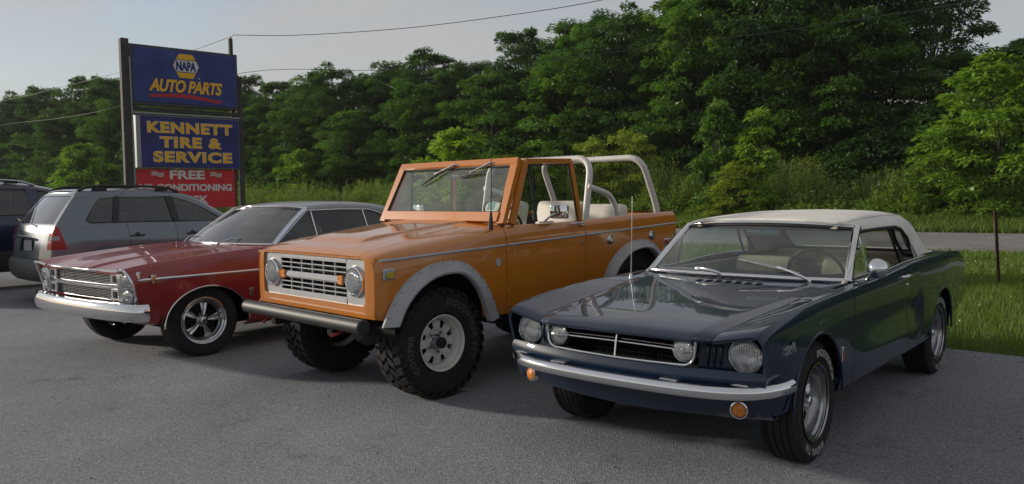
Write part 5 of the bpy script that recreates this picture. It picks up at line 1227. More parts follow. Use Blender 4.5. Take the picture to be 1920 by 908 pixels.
    tp = B.ev(np.array([-4.5]), np.linspace(3.02, 9, 24))[0]; mk('tail_panel', G().grid(np.array([[(p[0], u*p[1], p[2]) for u in np.linspace(-1, 1, 9)] for p in tp])), paint, car, 40)
    for s_ in (1, -1): mk('taillight', G().box((-4.51, s_*.70, .74), (.03, .22, .22), .02), lens_red, car)
    # side trim, badges
    for s_ in (1, -1):
        for a, b in ((.66, -.61), (-.63, -2.01), (-2.03, -4.4)):
            xs = np.linspace(a, b, 24); P = B.ev(xs, np.array([6.0]))[:, 0]
            mk('side_trim', G().tube([(x, s_*(p[1]+.002), .778) for x, p in zip(xs, P)], [.004]+[.013]*22+[.010], 8, sq=.45), chrome, car, 60)
        e = mk('fender_emblem', G().prism([(.555, .82), (.51, .82), (.515, .735), (.545, .735)], 'xz', s_*.968, s_*.988, .002), chrome_dull, car)
        mk('emblem_core', G().box((.532, s_*.987, .775), (.018, .01, .06), .002), lens_amber, e)
        mk('handle', G().tube(smooth_path([(-1.80, s_*.975, .885), (-1.84, s_*1.01, .888), (-1.95, s_*1.005, .888), (-1.97, s_*.975, .885)], 10), .010, 8), chrome, doors[0 if s_ > 0 else 1], 60)
        mk('engine_badge', G().box((-.45, s_*.996, .60), (.06, .008, .018), .002).box((-.45, s_*.996, .56), (.035, .008, .05), .002), chrome_dull, car)
        mk('rocker_trim', G().box((-1.7, s_*.945, .285), (2.1, .015, .05), .005), chrome_dull, car)
    # ---- greenhouse
    def ws(u, t):
        k = abs(u)**2.4; b = np.array([-.74-.12*k, u*.775, 1.005]); c = np.array([-1.26-.10*k, u*.655, 1.392-.022*k]); p = b+(c-b)*t; p[0] += .02*math.sin(math.pi*t); return p
    mk('windshield', G().grid(np.array([[ws(u, t) for t in np.linspace(0, 1, 12)] for u in np.linspace(-1, 1, 36)])), glass_mat('red_car_glass', (.34, .40, .40), refl=1., dust_sheen=.06), car, 60)
    for s_ in (1, -1):
        pth = [tuple(ws(s_, t)+np.array([-.004, s_*.014, 0])) for t in np.linspace(-.02, 1.02, 10)]
        mk('windshield_pillar', G().sweep([(-.020, -.012), (.020, -.012), (.024, .0), (.016, .016), (-.012, .018), (-.022, .004)], pth, up=(.9, s_*.35, .6)), chrome, car, 30)
    mk('windshield_trim', G().tube([tuple(ws(u, 0)+np.array([.006, 0, .0])) for u in np.linspace(-1, 1, 36)], .012, 8).tube([tuple(ws(u, 1.)+np.array([.003, 0, .003])) for u in np.linspace(-1, 1, 36)], .012, 8), chrome, car, 60)
    tl = [
        [(-1.26, 0, 1.398), (-1.45, 0, 1.425), (-1.9, 0, 1.448), (-2.3, 0, 1.442), (-2.6, 0, 1.415), (-2.9, 0, 1.33), (-3.25, 0, 1.14), (-3.5, 0, 1.0)],
        [(-1.26, .40, 1.393), (-1.45, .40, 1.418), (-1.9, .41, 1.440), (-2.3, .41, 1.432), (-2.6, .41, 1.403), (-2.9, .42, 1.318), (-3.25, .46, 1.13), (-3.5, .48, 1.0)],
        [(-1.26, .58, 1.380), (-1.45, .58, 1.400), (-1.9, .585, 1.418), (-2.3, .585, 1.408), (-2.6, .59, 1.375), (-2.9, .60, 1.285), (-3.25, .65, 1.11), (-3.5, .68, 1.0)],
        [(-1.26, .665, 1.362), (-1.45, .665, 1.373), (-1.9, .668, 1.382), (-2.3, .672, 1.370), (-2.6, .68, 1.33), (-2.9, .69, 1.23), (-3.25, .74, 1.07), (-3.5, .77, 1.0)],
        [(-1.26, .70, 1.335), (-1.9, .70, 1.350), (-2.3, .705, 1.335), (-2.6, .72, 1.28), (-2.9, .75, 1.17), (-3.25, .785, 1.04), (-3.5, .79, .995)],
        [(-1.26, .80, .99), (-2.6, .81, .99), (-3.5, .80, .99)],
    ]
    T = Body(tl, sharp=set(), front=[-1.25, -1.262, -1.30, -1.345, -1.35, -1.35], fx=(-1.6, -1.26), soft=.012)
    win = [(-.5, .80), (-1.1, 1.36), (-1.36, 1.342), (-1.8, 1.350), (-2.25, 1.340), (-2.38, 1.310), (-2.72, 1.085), (-2.75, 1.03), (-2.68, .80)]
    wcut = lambda P: np.where(np.abs(P[:, 1]) > .62, sdf_poly(P[:, [0, 2]], win), 1.); bx = lambda P: np.where(P[:, 0] < -2.75, np.maximum(np.abs(P[:, 1])-.56, np.abs(P[:, 2]-1.165)-.115)-.02, 1.)
    full_panel(car, 'roof', T, -1.26, -3.5, 5, vinyl, 90, 60, cuts=[wcut, bx], depth=.02, ref=(-2, 0, .9))
    x = np.linspace(-2.7, -3.5, 20); A = T.ev(x, np.linspace(0, 2.3, 12)); Bm = A[:, ::-1].copy(); Bm[:, :, 1] *= -1; A = np.concatenate([Bm[:, :-1], A], 1); A[:, :, 2] -= .010
    mk('rear_window', clip(G().grid(A), lambda P: -(bx(P)-.03)), glass_mat('red_car_side', (.22, .25, .25), refl=.7), car, 60)
    for s_ in (1, -1):
        def sg(x, z): return (x, s_*np.interp(z, [.98, 1.35], [.785, .692]), z)
        for nm, pl in (('vent_window', [(-.92, 1.0), (-1.33, 1.325), (-1.40, 1.335), (-1.44, 1.0)]), ('door_window', [(-1.46, 1.0), (-1.42, 1.338), (-2.14, 1.345), (-2.20, 1.0)]), ('quarter_window', [(-2.225, 1.0), (-2.165, 1.342), (-2.26, 1.335), (-2.37, 1.30), (-2.70, 1.08), (-2.72, 1.0)])):
            mk(nm, G().add([sg(*p) for p in pl], [tuple(range(len(pl)))]), glass_mat('red_car_side', (.22, .25, .25), refl=.7), car, 0)
        for pth in ([(-.90, 1.005), (-1.355, 1.345), (-1.8, 1.352), (-2.25, 1.342), (-2.38, 1.312), (-2.73, 1.085)], [(-1.45, 1.0), (-1.41, 1.335)], [(-2.212, 1.0), (-2.152, 1.342)]):
            mk('window_trim', G().tube([tuple(np.array(sg(*p))+np.array([0, s_*.008, 0])) for p in pth], .0085, 8), chrome, car, 50)
        mk('belt_moulding', G().tube([(p[0], s_*p[1], p[2]+.003) for p in B.ev(np.linspace(-.9, -2.75, 24), np.array([3.32]))[:, 0]], .008, 8), chrome, car, 60)
    mk('cabin_floor', G().grid(np.array([[(-.95, y, .97), (-.95, y, .35), (-3.2, y, .35), (-3.4, y, .97)] for y in (-.80, .80)])), inter, car, 0)
    mk('dashboard', G().prism([(-.80, .995), (-1.05, 1.01), (-1.12, .97), (-1.10, .8), (-.85, .75)], 'xz', -.76, .76), inter, car, 40)
    seat(car, -1.95, 0, .42, 1.3, inter, .52, .5, 14); seat(car, -2.85, 0, .44, 1.25, inter, .45, .45, 18, name='rear_seat')
    steering(car, (-1.35, .40, .98), .20, 22, inter); mk('interior_mirror', G().box((-1.34, 0, 1.32), (.02, .22, .05), .01), chrome_dull, car)
    wiper(car, (-.66, .10, 1.0), (-.86, .33, 1.065), (-.83, .12, 1.05), (-.87, .58, 1.065)); wiper(car, (-.68, -.60, 1.0), (-.80, -.62, 1.07), (-.80, -.72, 1.05), (-.82, -.50, 1.06))
    mk('hood_ornament', G().tube([(-.55, -.55, .98), (-.55, -.55, 1.02)], .006, 8), chrome, car)
    for o in list(car.children):
        if o.name.split('.')[0] in ('grille_cavity', 'grille_fin', 'grille_bar', 'grille_end', 'grille_end_core', 'headlight_panel', 'headlight', 'fender_bezel', 'valance'): o.location.x -= .10
        if o.name.split('.')[0] == 'front_bumper': o.location.x -= .085
    for (x, s_, st, sp) in ((0, 1, R(-6), -.2), (0, -1, R(-6), .5), (-3.02, 1, 0, .2), (-3.02, -1, 0, .3)):
        add_wheel(car, 'galaxie', (x, s_*.80, .338), s_ < 0, .342, .23, .218, st, sp)
    return car
build_galaxie()

# ------------------------------------------------------------------ modern tall cars seen from behind
def tall_car(name, label, loc, rz, D):
    car = empty(name, loc, rz); tag(car, label, 'car')
    paint, low, glass, gcol = D['paint'], D['low'], D['glass'], D['k']
    zs, xs, W = D['zs'], D['xs'], D['w']      # scales on the base shape
    def sc_(pts): return [(x*xs, y*W, z*zs) for x, y, z in pts]
    Lr = [
        [(-.72, 0, 1.635), (-.3, 0, 1.662), (.3, 0, 1.675), (1.0, 0, 1.655), (1.45, 0, 1.575), (1.75, 0, 1.41), (2.25, 0, 1.115), (2.5, 0, 1.06), (3.1, 0, .97), (3.42, 0, .85)],
        [(-.72, .40, 1.625), (-.3, .40, 1.653), (.3, .42, 1.665), (1.0, .42, 1.645), (1.45, .43, 1.562), (1.75, .46, 1.395), (2.25, .52, 1.105), (2.5, .5, 1.055), (3.1, .46, .965), (3.42, .42, .845)],
        [(-.72, .56, 1.595), (-.3, .565, 1.622), (.3, .575, 1.632), (1.0, .575, 1.612), (1.45, .59, 1.53), (1.75, .62, 1.36), (2.25, .68, 1.085), (2.5, .66, 1.04), (3.1, .60, .95), (3.42, .52, .835)],
        [(-.72, .615, 1.545), (-.3, .63, 1.572), (.3, .64, 1.582), (1.0, .645, 1.562), (1.45, .66, 1.48), (1.75, .70, 1.31), (2.25, .77, 1.055), (2.5, .75, 1.02), (3.1, .68, .93), (3.42, .58, .815)],
        [(-.72, .745, 1.135), (-.3, .79, 1.125), (.3, .815, 1.115), (1.0, .82, 1.10), (1.75, .82, 1.08), (2.25, .815, 1.02), (2.5, .80, .99), (3.1, .73, .90), (3.42, .62, .78)],
        [(-.72, .775, 1.05), (-.3, .835, 1.04), (.3, .862, 1.03), (1.0, .866, 1.02), (1.75, .866, 1.0), (2.5, .85, .93), (3.1, .79, .85), (3.42, .68, .74)],
        [(-.72, .795, .86), (-.3, .86, .86), (.3, .885, .86), (1.75, .888, .85), (2.63, .885, .82), (3.1, .83, .76), (3.42, .72, .68)],
        [(-.72, .795, .62), (-.3, .86, .61), (.3, .882, .60), (1.75, .888, .60), (2.63, .885, .60), (3.1, .83, .58), (3.42, .72, .56)],
        [(-.72, .775, .44), (-.3, .84, .42), (.3, .865, .40), (1.75, .87, .40), (2.63, .865, .40), (3.1, .81, .40), (3.42, .70, .42)],
        [(-.72, .70, .34), (-.3, .76, .30), (1.75, .79, .28), (3.1, .73, .30), (3.42, .60, .34)],
    ]
    rear = [-.30, -.305, -.32, -.36, -.665, -.70, -.735, -.76, -.75, -.70] if D['slope'] else [-.60, -.60, -.605, -.62, -.70, -.72, -.74, -.75, -.74, -.70]
    B = Body([sc_(l) for l in Lr], sharp=set(), rear=[x*xs for x in rear], rx=(-.1*xs, -.72*xs), front=[3.42*xs]*10, fx=(2.9, 3.42*xs), soft=.012)
    X = lambda x: x*xs
    wb, rw = X(2.63), D['rw']
    polys = D['win']
    side = lambda P: np.min([np.where(np.abs(P[:, 1]) > .5, sdf_poly(P[:, [0, 2]], pl), 1.) for pl in polys], axis=0)
    af = arch(wb, rw, rw+.085); ar = arch(0, rw, rw+.085)
    wsf = lambda P: np.where(P[:, 0] > X(1.3), np.maximum(np.maximum(X(1.46)-P[:, 0], P[:, 0]-X(2.20)), np.abs(P[:, 1])-np.interp(P[:, 0], [X(1.46), X(2.2)], [.60*W, .70*W])), 1.)
    full_panel(car, 'roof', B, X(-.72), X(1.43), 2.6, paint, 50, 24, ref=(1, 0, .7))
    full_panel(car, 'hood', B, X(2.25), X(3.42), 3.2, paint, 24, 24, ref=(1, 0, .5))
    g = full_panel(car, 'windshield', B, X(1.45), X(2.24), 2.4, glass, 20, 20, ref=(1, 0, .5), depth=.004)
    d0, d1, d2 = X(D['d'][0]), X(D['d'][1]), X(D['d'][2])
    kw = dict(depth=.02, ref=(1, 0, .7))
    panel(car, 'rear_quarter', B, d0, X(-.72), 2.62, 7.0, paint, 44, 50, cuts=[side, ar], **kw)
    panel(car, 'rear_door', B, d1, d0, 2.62, 7.0, paint, 34, 50, cuts=[side, ar], **kw); rd = [o for o in car.children if o.name.startswith('rear_door')]
    panel(car, 'front_door', B, d2, d1, 2.62, 7.0, paint, 34, 50, cuts=[side], **kw); fd = [o for o in car.children if o.name.startswith('front_door')]
    panel(car, 'fender', B, X(3.42), d2, 3.25, 7.0, paint, 50, 40, cuts=[af, lambda P: np.where((P[:, 0] < X(2.22)) & (P[:, 2] > 1.0), -1., 1.)], **kw)
    panel(car, 'a_pillar', B, X(2.24), X(1.43), 2.42, 3.25, paint, 16, 8, **kw)
    for a, b in ((d0, X(-.72)), (d1, d0), (d2, d1), (X(3.42), d2)):
        panel(car, 'lower_cladding', B, a, b, 7.01, 9, low, 30, 16, cuts=[af, ar], **kw)
    # glass a little inside the openings
    for pl in polys:
        pl = np.array(pl); x0, x1 = pl[:, 0].min()-.02, pl[:, 0].max()+.02
        g = B.sheet(x1, x0, 2.7, 4.6, 16, 24); V = np.array(g.v); V[:, 1] -= .012; g.v = [tuple(v) for v in V]
        g = clip(g, lambda P: -(sdf_poly(P[:, [0, 2]], pl)-.015))
        for s_ in (1, -1): mk('side_window', g if s_ > 0 else g.mirror(), glass, car, 60)
        for s_ in (1, -1):
            pp = [(x, z) for x, z in pl]; pts = []
            for x, z in pp+[pp[0]]:
                zz = B.cols(np.array([x]))[0]; y = np.interp(z, zz[:, 1][::-1], zz[:, 0][::-1]); pts.append((x, s_*(y+.001), z))
            mk('window_seal', G().tube(pts, .010, 6), seal, car)
    for pl in D.get('posts', ()):
        pl = np.array(pl); g = B.sheet(pl[:, 0].max()+.02, pl[:, 0].min()-.02, 2.7, 4.6, 12, 30); g.v = [(x, y+.004, z) for x, y, z in g.v]
        g = clip(g, lambda P: -sdf_poly(P[:, [0, 2]], pl))
        for s_ in (1, -1): mk('window_pillar', g if s_ > 0 else g.mirror(), blackgloss, car, 60)
    # tailgate face
    e = B.ev(np.array([X(-.72)]), np.linspace(1.6, 8.0, 48))[0]; us = np.linspace(-1, 1, 33)
    F = np.array([[(p[0]-.075*W*(1-abs(u)**2.5)*np.interp(p[2], [.4, .8, 1.6*zs], [1., 1., .35]), u*p[1], p[2]) for u in us] for p in e])
    allg = G().grid(F)
    gz0, gz1, gy0, gy1 = D['rg']
    ywin = lambda P: np.maximum(np.abs(P[:, 1])-np.interp(P[:, 2], [gz0, gz1], [gy0, gy1]), np.maximum(gz0-P[:, 2], P[:, 2]-gz1))
    tg = clip(clip(allg, lambda P: P[:, 2]-D['bt']-.004), ywin)
    if outward(tg, (1, 0, 1)) < 0: tg.f = [q[::-1] for q in tg.f]
    plate = lambda P: np.maximum(np.abs(P[:, 1])-.30, np.abs(P[:, 2]-.86)-.10)
    tg = clip(tg, plate); tgo = mk('tailgate', skirt(tg, -.025), paint, car, 35, recalc=False)
    gl = G(); gl.v = [(p[0]+.010, p[1], p[2]) for p in allg.v]; gl.f = allg.f[:]; mk('rear_window', clip(gl, lambda P: -(ywin(P)-.012)), D['rglass'], car, 60)
    pr = G(); pr.v = [(p[0]+.045, p[1], p[2]) for p in allg.v]; pr.f = allg.f[:]; mk('plate_recess', clip(pr, lambda P: -(plate(P)-.03)), paint, tgo, 30)
    xr = F[:, 16, 0].min()
    mk('license_plate', G().box((xr+.050, 0, .845), (.008, .31, .155), .003), mat('plate_grey', (.32, .33, .34), .5), tgo)
    mk('tailgate_handle', G().box((xr-.005, 0, .975), (.03, .52, .035), .010), chrome_dull, tgo)
    mk('rear_wiper', G().tube([(xr+.02, .0, gz0+.02), (xr-.015, .02, gz0+.035), (xr+.015, .22, gz0+.06)], [.022, .012, .006], 8).tube([(xr+.018, .02, gz0+.03), (xr+.045, .36, gz0+.075)], .007, 6), black, tgo, 50)
    # bumper
    bpz = D['bt']
    e2 = B.ev(np.array([X(-.72)]), np.linspace(6.2, 9.0, 30))[0]; 
    prof = [(0, bpz), (-.055, bpz-.015), (-.085, bpz-.07), (-.085, bpz-.17), (-.05, bpz-.27), (.02, bpz-.32)]
    pathp = [(u, np.sign(u)*0) for u in us]
    rows = []
    for u in np.linspace(-1, 1, 41):
        a = abs(u); y = u*.84*W if a < .9 else u*.84*W; xx = xr+.02+.10*a**3+(.0 if a < .88 else .9*(a-.88)**1.2*2.6)
        rows.append([(xx+p[0]*(1-.35*a**4), y*(1.035-.0*a), p[1]) for p in prof])
    mk('rear_bumper', skirt(G().grid(np.array(rows)), .01), low, car, 50)
    # lamps
    tz0, tz1 = D['tl']
    for s_ in (1, -1):
        g = B.sheet(X(-.48), X(-.72), 4.0, 6.9, 14, 30); V = np.array(g.v); N = V.copy(); V[:, 1] += .006; V[:, 0] -= .004
        g.v = [tuple(v) for v in V]; h = G(); FF = F[:, 30:, :].copy(); FF[:, :, 0] -= .008; h.grid(FF); g.add(h.v, h.f)
        g = clip(g, lambda P: np.minimum(np.minimum(P[:, 2]-tz0, tz1-P[:, 2]), (np.interp(P[:, 2], [tz0, tz1], [X(-.545), X(-.635)])-P[:, 0])))
        t = mk('taillight', g if s_ > 0 else g.mirror(), lens_red, car, 50)
        m = clip(g, lambda P: np.minimum(np.minimum(P[:, 2]-(tz0*.60+tz1*.40), (tz0*.42+tz1*.58)-P[:, 2]), X(-.635)-P[:, 0])); V = np.array(m.v)
        if len(V):
            V[:, 1] += .004; V[:, 0] -= .004; m.v = [tuple(v) for v in V]; mk('reverse_lamp', m if s_ > 0 else m.mirror(), mat('clear_lamp', (.30, .26, .25), .15, var=.2, var_scale=40), t, 50)
        # roof rails
        ys = .545*W; zr = 1.635*zs
        if D['rail']:
            mk('roof_rail', G().tube(smooth_path([(X(-.28), s_*ys, zr-.01), (X(-.16), s_*ys, zr+.045), (X(.0), s_*ys, zr+.065), (X(.55), s_*ys, zr+.066), (X(1.0), s_*ys, zr+.045), (X(1.22), s_*ys, zr-.03)], 24), [.02]*3+[.018]*18+[.02]*3, 10), D['railm'], car, 60)
            for x in (.02, .95): mk('rail_foot', G().box((X(x), s_*ys, zr+.025), (.22, .045, .06), .015), black, car)
        for dd, x in ((rd[0 if s_ > 0 else 1], D['h'][0]), (fd[0 if s_ > 0 else 1], D['h'][1])):
            mk('handle', G().tube(fillet_path([(X(x)-.10, s_*.872*W, .955*zs), (X(x)-.09, s_*.905*W, .96*zs), (X(x)+.09, s_*.905*W, .965*zs), (X(x)+.10, s_*.872*W, .965*zs)], .02, 4), .012, 8).lathe([(.045, -.002), (.04, .003), (0, .004)], c=(X(x), s_*.876*W, .962*zs), axis=(0, s_, 0), n=20), D['hm'], dd, 50)
        mk('door_mirror', G().box((X(1.98), s_*.93*W, 1.12*zs), (.13, .20, .15), .045, None, 3), paint, car)
        mk('headlight', G().box((X(3.28), s_*.60*W, .78), (.16, .26, .14), .04), lens_clear, car)
    mk('front_bumper', G().box((X(3.38), 0, .52), (.16, 1.5*W, .32), .06, None, 3), low, car)
    mk('underbody', G().box((X(1.35), 0, .36), (3.9*xs, 1.45*W, .12), .02), dark, car); well(car, 0, rw, rw+.1, .5*W, .86*W); well(car, wb, rw, rw+.1, .5*W, .86*W)
    for a, cc in ((0, ar), (wb, af)):
        for s_ in (1, -1):
            rr = rw+.085; g = []
            for t in np.linspace(.02*math.pi, .98*math.pi, 30):
                row = []
                for q, y in ((rr+.055, .884), (rr+.045, .897), (rr+.005, .902), (rr-.008, .885)): row.append((a+q*math.cos(t), s_*y*W, rw+q*math.sin(t)))
                g.append(row)
            mk('arch_cladding', G().grid(np.array(g)), low, car, 50)
    inter = mat('grey_interior', (.05, .05, .055), .8)
    mk('cabin_floor', G().box((X(.9), 0, .55), (2.6*xs, 1.4*W, .06)), inter, car); mk('dashboard', G().box((X(2.0), 0, .98*zs), (.4, 1.3*W, .25), .06, None, 2), inter, car)
    for y in (.37, -.37): seat(car, X(1.15), y*W, .62, .5, inter, .58, .5, 12, head=True)
    seat(car, X(.25), 0, .66, 1.25, inter, .56, .48, 14, name='rear_seat', head=False)
    for y in (.4, -.4): mk('headrest', G().box((X(-.12), y*W, 1.36), (.09, .26, .18), .04, None, 2), inter, car)
    for (x, s_) in ((0, 1), (0, -1), (wb, 1), (wb, -1)): add_wheel(car, 'plain', (x, s_*.76*W, rw), s_ < 0, .345, .22, .21, 0, .3)
    return car
silver = mat('silver_blue_paint', (.13, .158, .185), .32, metal=.4, coat=1., coat_rough=.03, var=.05, var_scale=3)
clad = mat('grey_cladding', (.055, .058, .065), .55, var=.12, var_scale=6)
gdark = glass_mat('tinted_glass', (.22, .23, .23), dust_sheen=.03)
gmid = glass_mat('rear_tinted_glass', (.14, .14, .15), dust_sheen=.05)
tall_car('compact_suv', 'silver blue SUV seen from behind with red taillight and dark roof rails', (-6.54268, 12.1098, 0), .85418, dict(
    paint=silver, low=clad, glass=gdark, rglass=gmid, k=0, zs=1., xs=1., w=1., slope=True, rw=.345, d=(.30, 1.03, 2.02), rail=True, railm=black, hm=black, h=(.42, 1.28), bt=.66,
    rg=(1.16, 1.56, .66, .555), tl=(.80, 1.125), posts=[[(.09, 1.150), (.17, 1.548), (.26, 1.548), (.18, 1.150)], [(1.01, 1.142), (.94, 1.548), (1.06, 1.545), (1.11, 1.142)]],
    win=[[(-.20, 1.165), (-.26, 1.20), (-.10, 1.46), (-.02, 1.52), (.18, 1.535), (.10, 1.165)], [(.17, 1.165), (.25, 1.535), (.95, 1.535), (1.02, 1.155)], [(1.10, 1.155), (1.05, 1.53), (1.25, 1.48), (1.55, 1.35), (1.92, 1.13)]]))
navy = mat('dark_navy_paint', (.008, .014, .045), .3, metal=.3, coat=1., coat_rough=.03, var=.1, var_scale=3)
tall_car('minivan', 'dark navy minivan with pale roof rails at the far left edge', (-9.85, 13.05, 0), .83, dict(
    paint=navy, low=mat('van_low', (.03, .033, .04), .5), glass=glass_mat('van_glass', (.10, .11, .14), dust_sheen=.03), rglass=gmid, k=1, zs=1.10, xs=1.32, w=1.08, slope=False, rw=.345, d=(.42, 1.22, 2.05), rail=True, railm=alu, hm=black, h=(.60, 1.35), bt=.66,
    rg=(1.22, 1.68, .70, .62), tl=(.95, 1.30),
    win=[[(-.60, 1.26), (-.50, 1.67), (.40, 1.70), (.40, 1.26)], [(.60, 1.26), (.60, 1.70), (1.44, 1.69), (1.50, 1.26)], [(1.68, 1.26), (1.62, 1.68), (1.88, 1.62), (2.18, 1.48), (2.53, 1.26)]]))
# ------------------------------------------------------------------ roadside sign
def build_sign():
    sgn = empty('roadside_sign', (-7.55, 16.0, 0), math.atan2(1.4, 1.6)); tag(sgn, 'tall roadside sign with two navy boards and a red banner on steel posts', 'sign')
    post = mat('weathered_post', (.055, .05, .048), .8, var=.3, var_scale=7); frame = mat('sign_frame', (.06, .058, .06), .6, var=.2, var_scale=6)
    navy_ = mat('sign_navy', (.010, .014, .13), .45, var=.22, var_scale=3, rvar=.12); navy2 = mat('sign_navy_light', (.012, .028, .17), .45, var=.22, var_scale=3, rvar=.12)
    yel = mat('sign_yellow', (.80, .42, .012), .5, var=.05, var_scale=6); wht = mat('sign_white', (.62, .61, .58), .5); red = mat('sign_red', (.42, .012, .02), .5); bred = mat('banner_red', (.55, .018, .025), .55, var=.16, var_scale=4)
    galv = mat('sign_edge', (.28, .29, .30), .5, metal=.4)
    mk('post', G().box((-.125, .09, 2.356), (.15, .15, 4.712), .006), post, sgn); mk('post', G().box((2.21, .09, 2.08), (.085, .10, 4.16), .005), post, sgn)
    mk('post', G().box((2.075, .16, 2.49), (.075, .08, 4.98), .005), post, sgn); mk('insulator', G().lathe([(0, .05), (.02, .045), (.028, .02), (.022, 0)], c=(2.075, .16, 4.98), axis=(0, 0, 1), n=12), galv, sgn)
    mk('conduit', G().tube([(-.03, .0, 0), (-.03, .0, 2.6), (-.05, .0, 4.35)], .016, 8), galv, sgn)
    mk('crossbeam', G().box((1.04, .10, 3.335), (2.30, .10, .07), .004), post, sgn)
    b1 = mk('cabinet', G().box((1.045, .085, 4.02), (2.20, .17, 1.20), .008), frame, sgn); mk('board', G().box((1.055, -.006, 4.02), (2.10, .02, 1.10), .004), navy2, b1)
    b2 = mk('cabinet', G().box((1.085, .085, 2.685), (2.11, .20, 1.08), .006), galv, sgn); mk('board', G().box((1.115, -.022, 2.68), (2.02, .02, 1.04), .004), navy_, b2)
    mk('cabinet_cap', G().box((1.06, .07, 3.245), (2.20, .26, .03), .004), galv, b2)
    ban = mk('banner', G().box((1.02, .05, 1.72), (2.02, .012, .80), .002), bred, sgn)
    def words(par, s, cx, cz, wid, hgt, m, y, bold, shear=0., spacing=1., grow=0., arc=0., nm='lettering'):
        t = text_geo(s, 1., bold+grow, shear, spacing, res=5); base = text_geo(s, 1., bold, shear, spacing, res=2)
        V = np.array(base.v); x0, x1, y0, y1 = V[:, 0].min(), V[:, 0].max(), V[:, 1].min(), V[:, 1].max()
        t.v = [(cx+(p[0]-(x0+x1)/2)/(x1-x0)*wid, y, cz+(p[1]-(y0+y1)/2)/(y1-y0)*hgt-arc*(2*(p[0]-(x0+x1)/2)/(x1-x0))) for p in t.v]
        return mk(nm, skirt(t, .003, into=(0, 1, 0)), m, par, 0, recalc=False)
    # upper board: hexagon badge
    hx = lambda k: [(1.045+.265*k*a, 4.262+.245*k*b) for a, b in ((-1, 0), (-.52, 1), (.52, 1), (1, 0), (.52, -1), (-.52, -1))]
    mk('badge', G().prism(hx(1.0), 'xz', -.018, -.024), yel, b1, 0)
    mk('badge_panel', G().prism([(.835, 4.375), (1.255, 4.375), (1.30, 4.262), (1.255, 4.145), (.835, 4.145), (.79, 4.262)], 'xz', -.023, -.027), wht, b1, 0)
    mk('badge_line', G().box((1.045, -.027, 4.388), (.44, .003, .012)), navy2, b1, 0); mk('badge_line', G().box((1.045, -.027, 4.132), (.44, .003, .012)), navy2, b1, 0)
    words(b1, 'NAPA', 1.045, 4.260, .41, .195, navy_, -.031, .055)
    words(b1, 'AUTO PARTS', 1.045, 3.835, 1.50, .265, navy_, -.0200, .036, .28, .95, .03, nm='lettering_outline'); words(b1, 'AUTO PARTS', 1.045, 3.835, 1.50, .265, yel, -.0255, .036, .28, .95)
    mk('registered_mark', G().lathe([(0, .002), (.022, .002), (.022, 0)], c=(1.31, -.017, 4.03), axis=(0, -1, 0), n=16), galv, b1)
    sw = [(.30+1.47*t, 3.595+.055*math.sin(math.pi*min(1, t*1.1))-.035*t+.0) for t in np.linspace(0, 1, 20)]; th = [.030+.018*math.sin(math.pi*t) for t in np.linspace(0, 1, 20)]
    mk('swoosh', G().prism([(x, z+h) for (x, z), h in zip(sw, th)]+[(x, z-h*.7) for (x, z), h in list(zip(sw, th))[::-1]], 'xz', -.018, -.024), red, b1, 0)
    for s, cx, cz, w_ in (('KENNETT', 1.10, 2.975, 1.74), ('TIRE &', 1.10, 2.675, 1.26), ('SERVICE', 1.14, 2.375, 1.62)):
        words(b2, s, cx, cz, w_, .222, wht, -.034, .034, 0, 1.12, .022, nm='lettering_outline'); words(b2, s, cx, cz, w_, .222, yel, -.0395, .034, 0, 1.12)
    words(ban, 'FREE', 1.02, 2.010, .72, .185, wht, .040, .036); words(ban, 'AIR CONDITIONING', .98, 1.745, 1.96, .150, wht, .040, .036); words(ban, 'CHECK', 1.02, 1.49, .85, .17, wht, .040, .036)
    for cx in (.42, 1.62):
        for dz in (.03, 0, -.03):
            mk('banner_wave', G().tube([(cx-.12+.24*t, .040, 2.02+dz+.018*math.sin(t*6.28)) for t in np.linspace(0, 1, 14)], .009, 6, sq=.4), wht, ban)
    return sgn
build_sign()
def rayp(u, v, d):
    a, b = u-960, v-454; cr, sr = math.cos(_ro), math.sin(_ro); x = (cr*a+sr*b)/1483.4; up = -(-sr*a+cr*b)/1483.4
    return (x*d, (math.cos(_pi)+up*math.sin(_pi))*d, 1.4701+(up*math.cos(_pi)-math.sin(_pi))*d)
wirem = mat('wire_grey', (.045, .045, .05), .6)
tag(mk('overhead_wire', G().tube(smooth_path([rayp(436, 66, 17.4), rayp(560, 66, 17), rayp(760, 53, 16.2), rayp(960, 28, 15.3), rayp(1130, 0, 14.5), rayp(1480, -75, 13)], 40), .007, 6), wirem), 'overhead wire running right from the top of the sign post', 'wire')
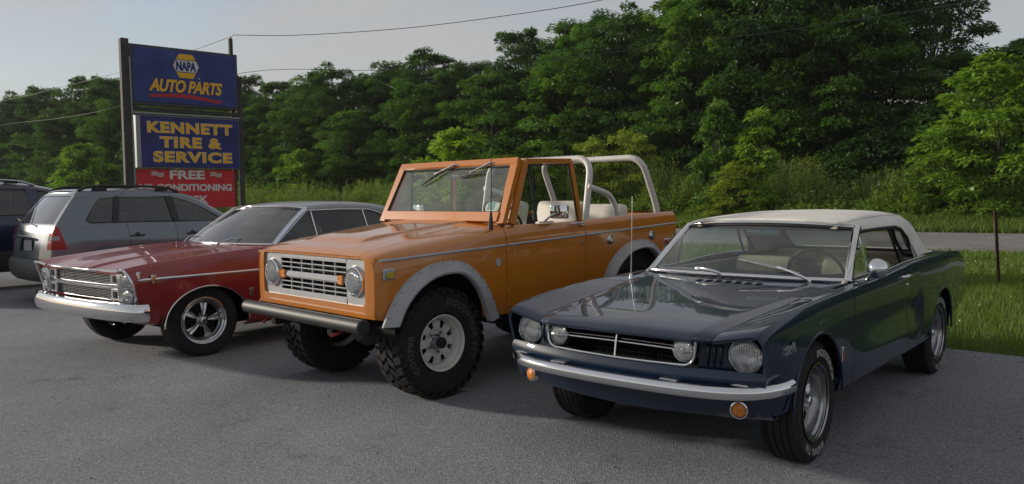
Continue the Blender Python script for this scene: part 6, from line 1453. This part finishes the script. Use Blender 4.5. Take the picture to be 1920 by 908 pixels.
tag(mk('overhead_wire', G().tube(smooth_path([rayp(436, 68, 17.4), rayp(400, 81, 20), rayp(330, 105, 26), rayp(200, 142, 34), rayp(0, 191, 44), rayp(-240, 240, 55)], 30), .009, 6), wirem), 'overhead wire running down to the left behind the sign', 'wire')
tag(mk('overhead_wire', G().tube(smooth_path([rayp(-200, 268, 40), rayp(0, 235, 36), rayp(110, 222, 33), rayp(210, 203, 30), rayp(460, 136, 29), rayp(700, 132, 28), rayp(930, 122, 27), rayp(1300, 80, 25), rayp(1600, 38, 23.5), rayp(1840, 0, 22), rayp(2300, -90, 19)], 60), .009, 6), wirem), 'long overhead wire crossing in front of the trees', 'wire')
# ------------------------------------------------------------------ rusty stake
stk = empty('steel_stake', (7.60, 12.32, 0)); tag(stk, 'rusty steel fence stake leaning in the grass on the right', 'stake')
rust = mat('rusty_steel', (.10, .045, .025), .85, var=.45, var_scale=9, col2=(.03, .022, .02))
top = Vector((-.075, 0, 1.17))
mk('channel', G().sweep([(-.022, -.010), (.022, -.010), (.022, .012), (.016, .012), (.014, -.004), (-.014, -.004), (-.016, .012), (-.022, .012)], [Vector((.03, 0, -.25)), top], up=(0, -1, 0)), rust, stk, 0)
ms = mesh_of('stud', G().box((0, 0, 0), (.018, .02, .016), .003))
for k in range(11): mk('stud', ms, rust, stk, loc=tuple(top*(k+.5)/12+Vector((.028, -.004, 0))))

# ------------------------------------------------------------------ thin haze volume, added to lift the dark tones of the far trees
hz_ = G().box((0, 30, 9.5), (420, 320, 22.0)); ho = mk('haze', hz_, None, smooth=0); tag(ho, 'thin added haze lifting the dark tones of the trees', 'haze', kind='stuff')
hm_ = bpy.data.materials.new('added_haze'); hm_.use_nodes = True; hn = hm_.node_tree.nodes; hn.remove(hn['Principled BSDF'])
pv = hn.new('ShaderNodeVolumePrincipled'); pv.inputs['Color'].default_value = (.92, .94, .97, 1); pv.inputs['Density'].default_value = .00022; pv.inputs['Anisotropy'].default_value = .2
hm_.node_tree.links.new(pv.outputs[0], hn['Material Output'].inputs['Volume']); ho.data.materials.append(hm_)
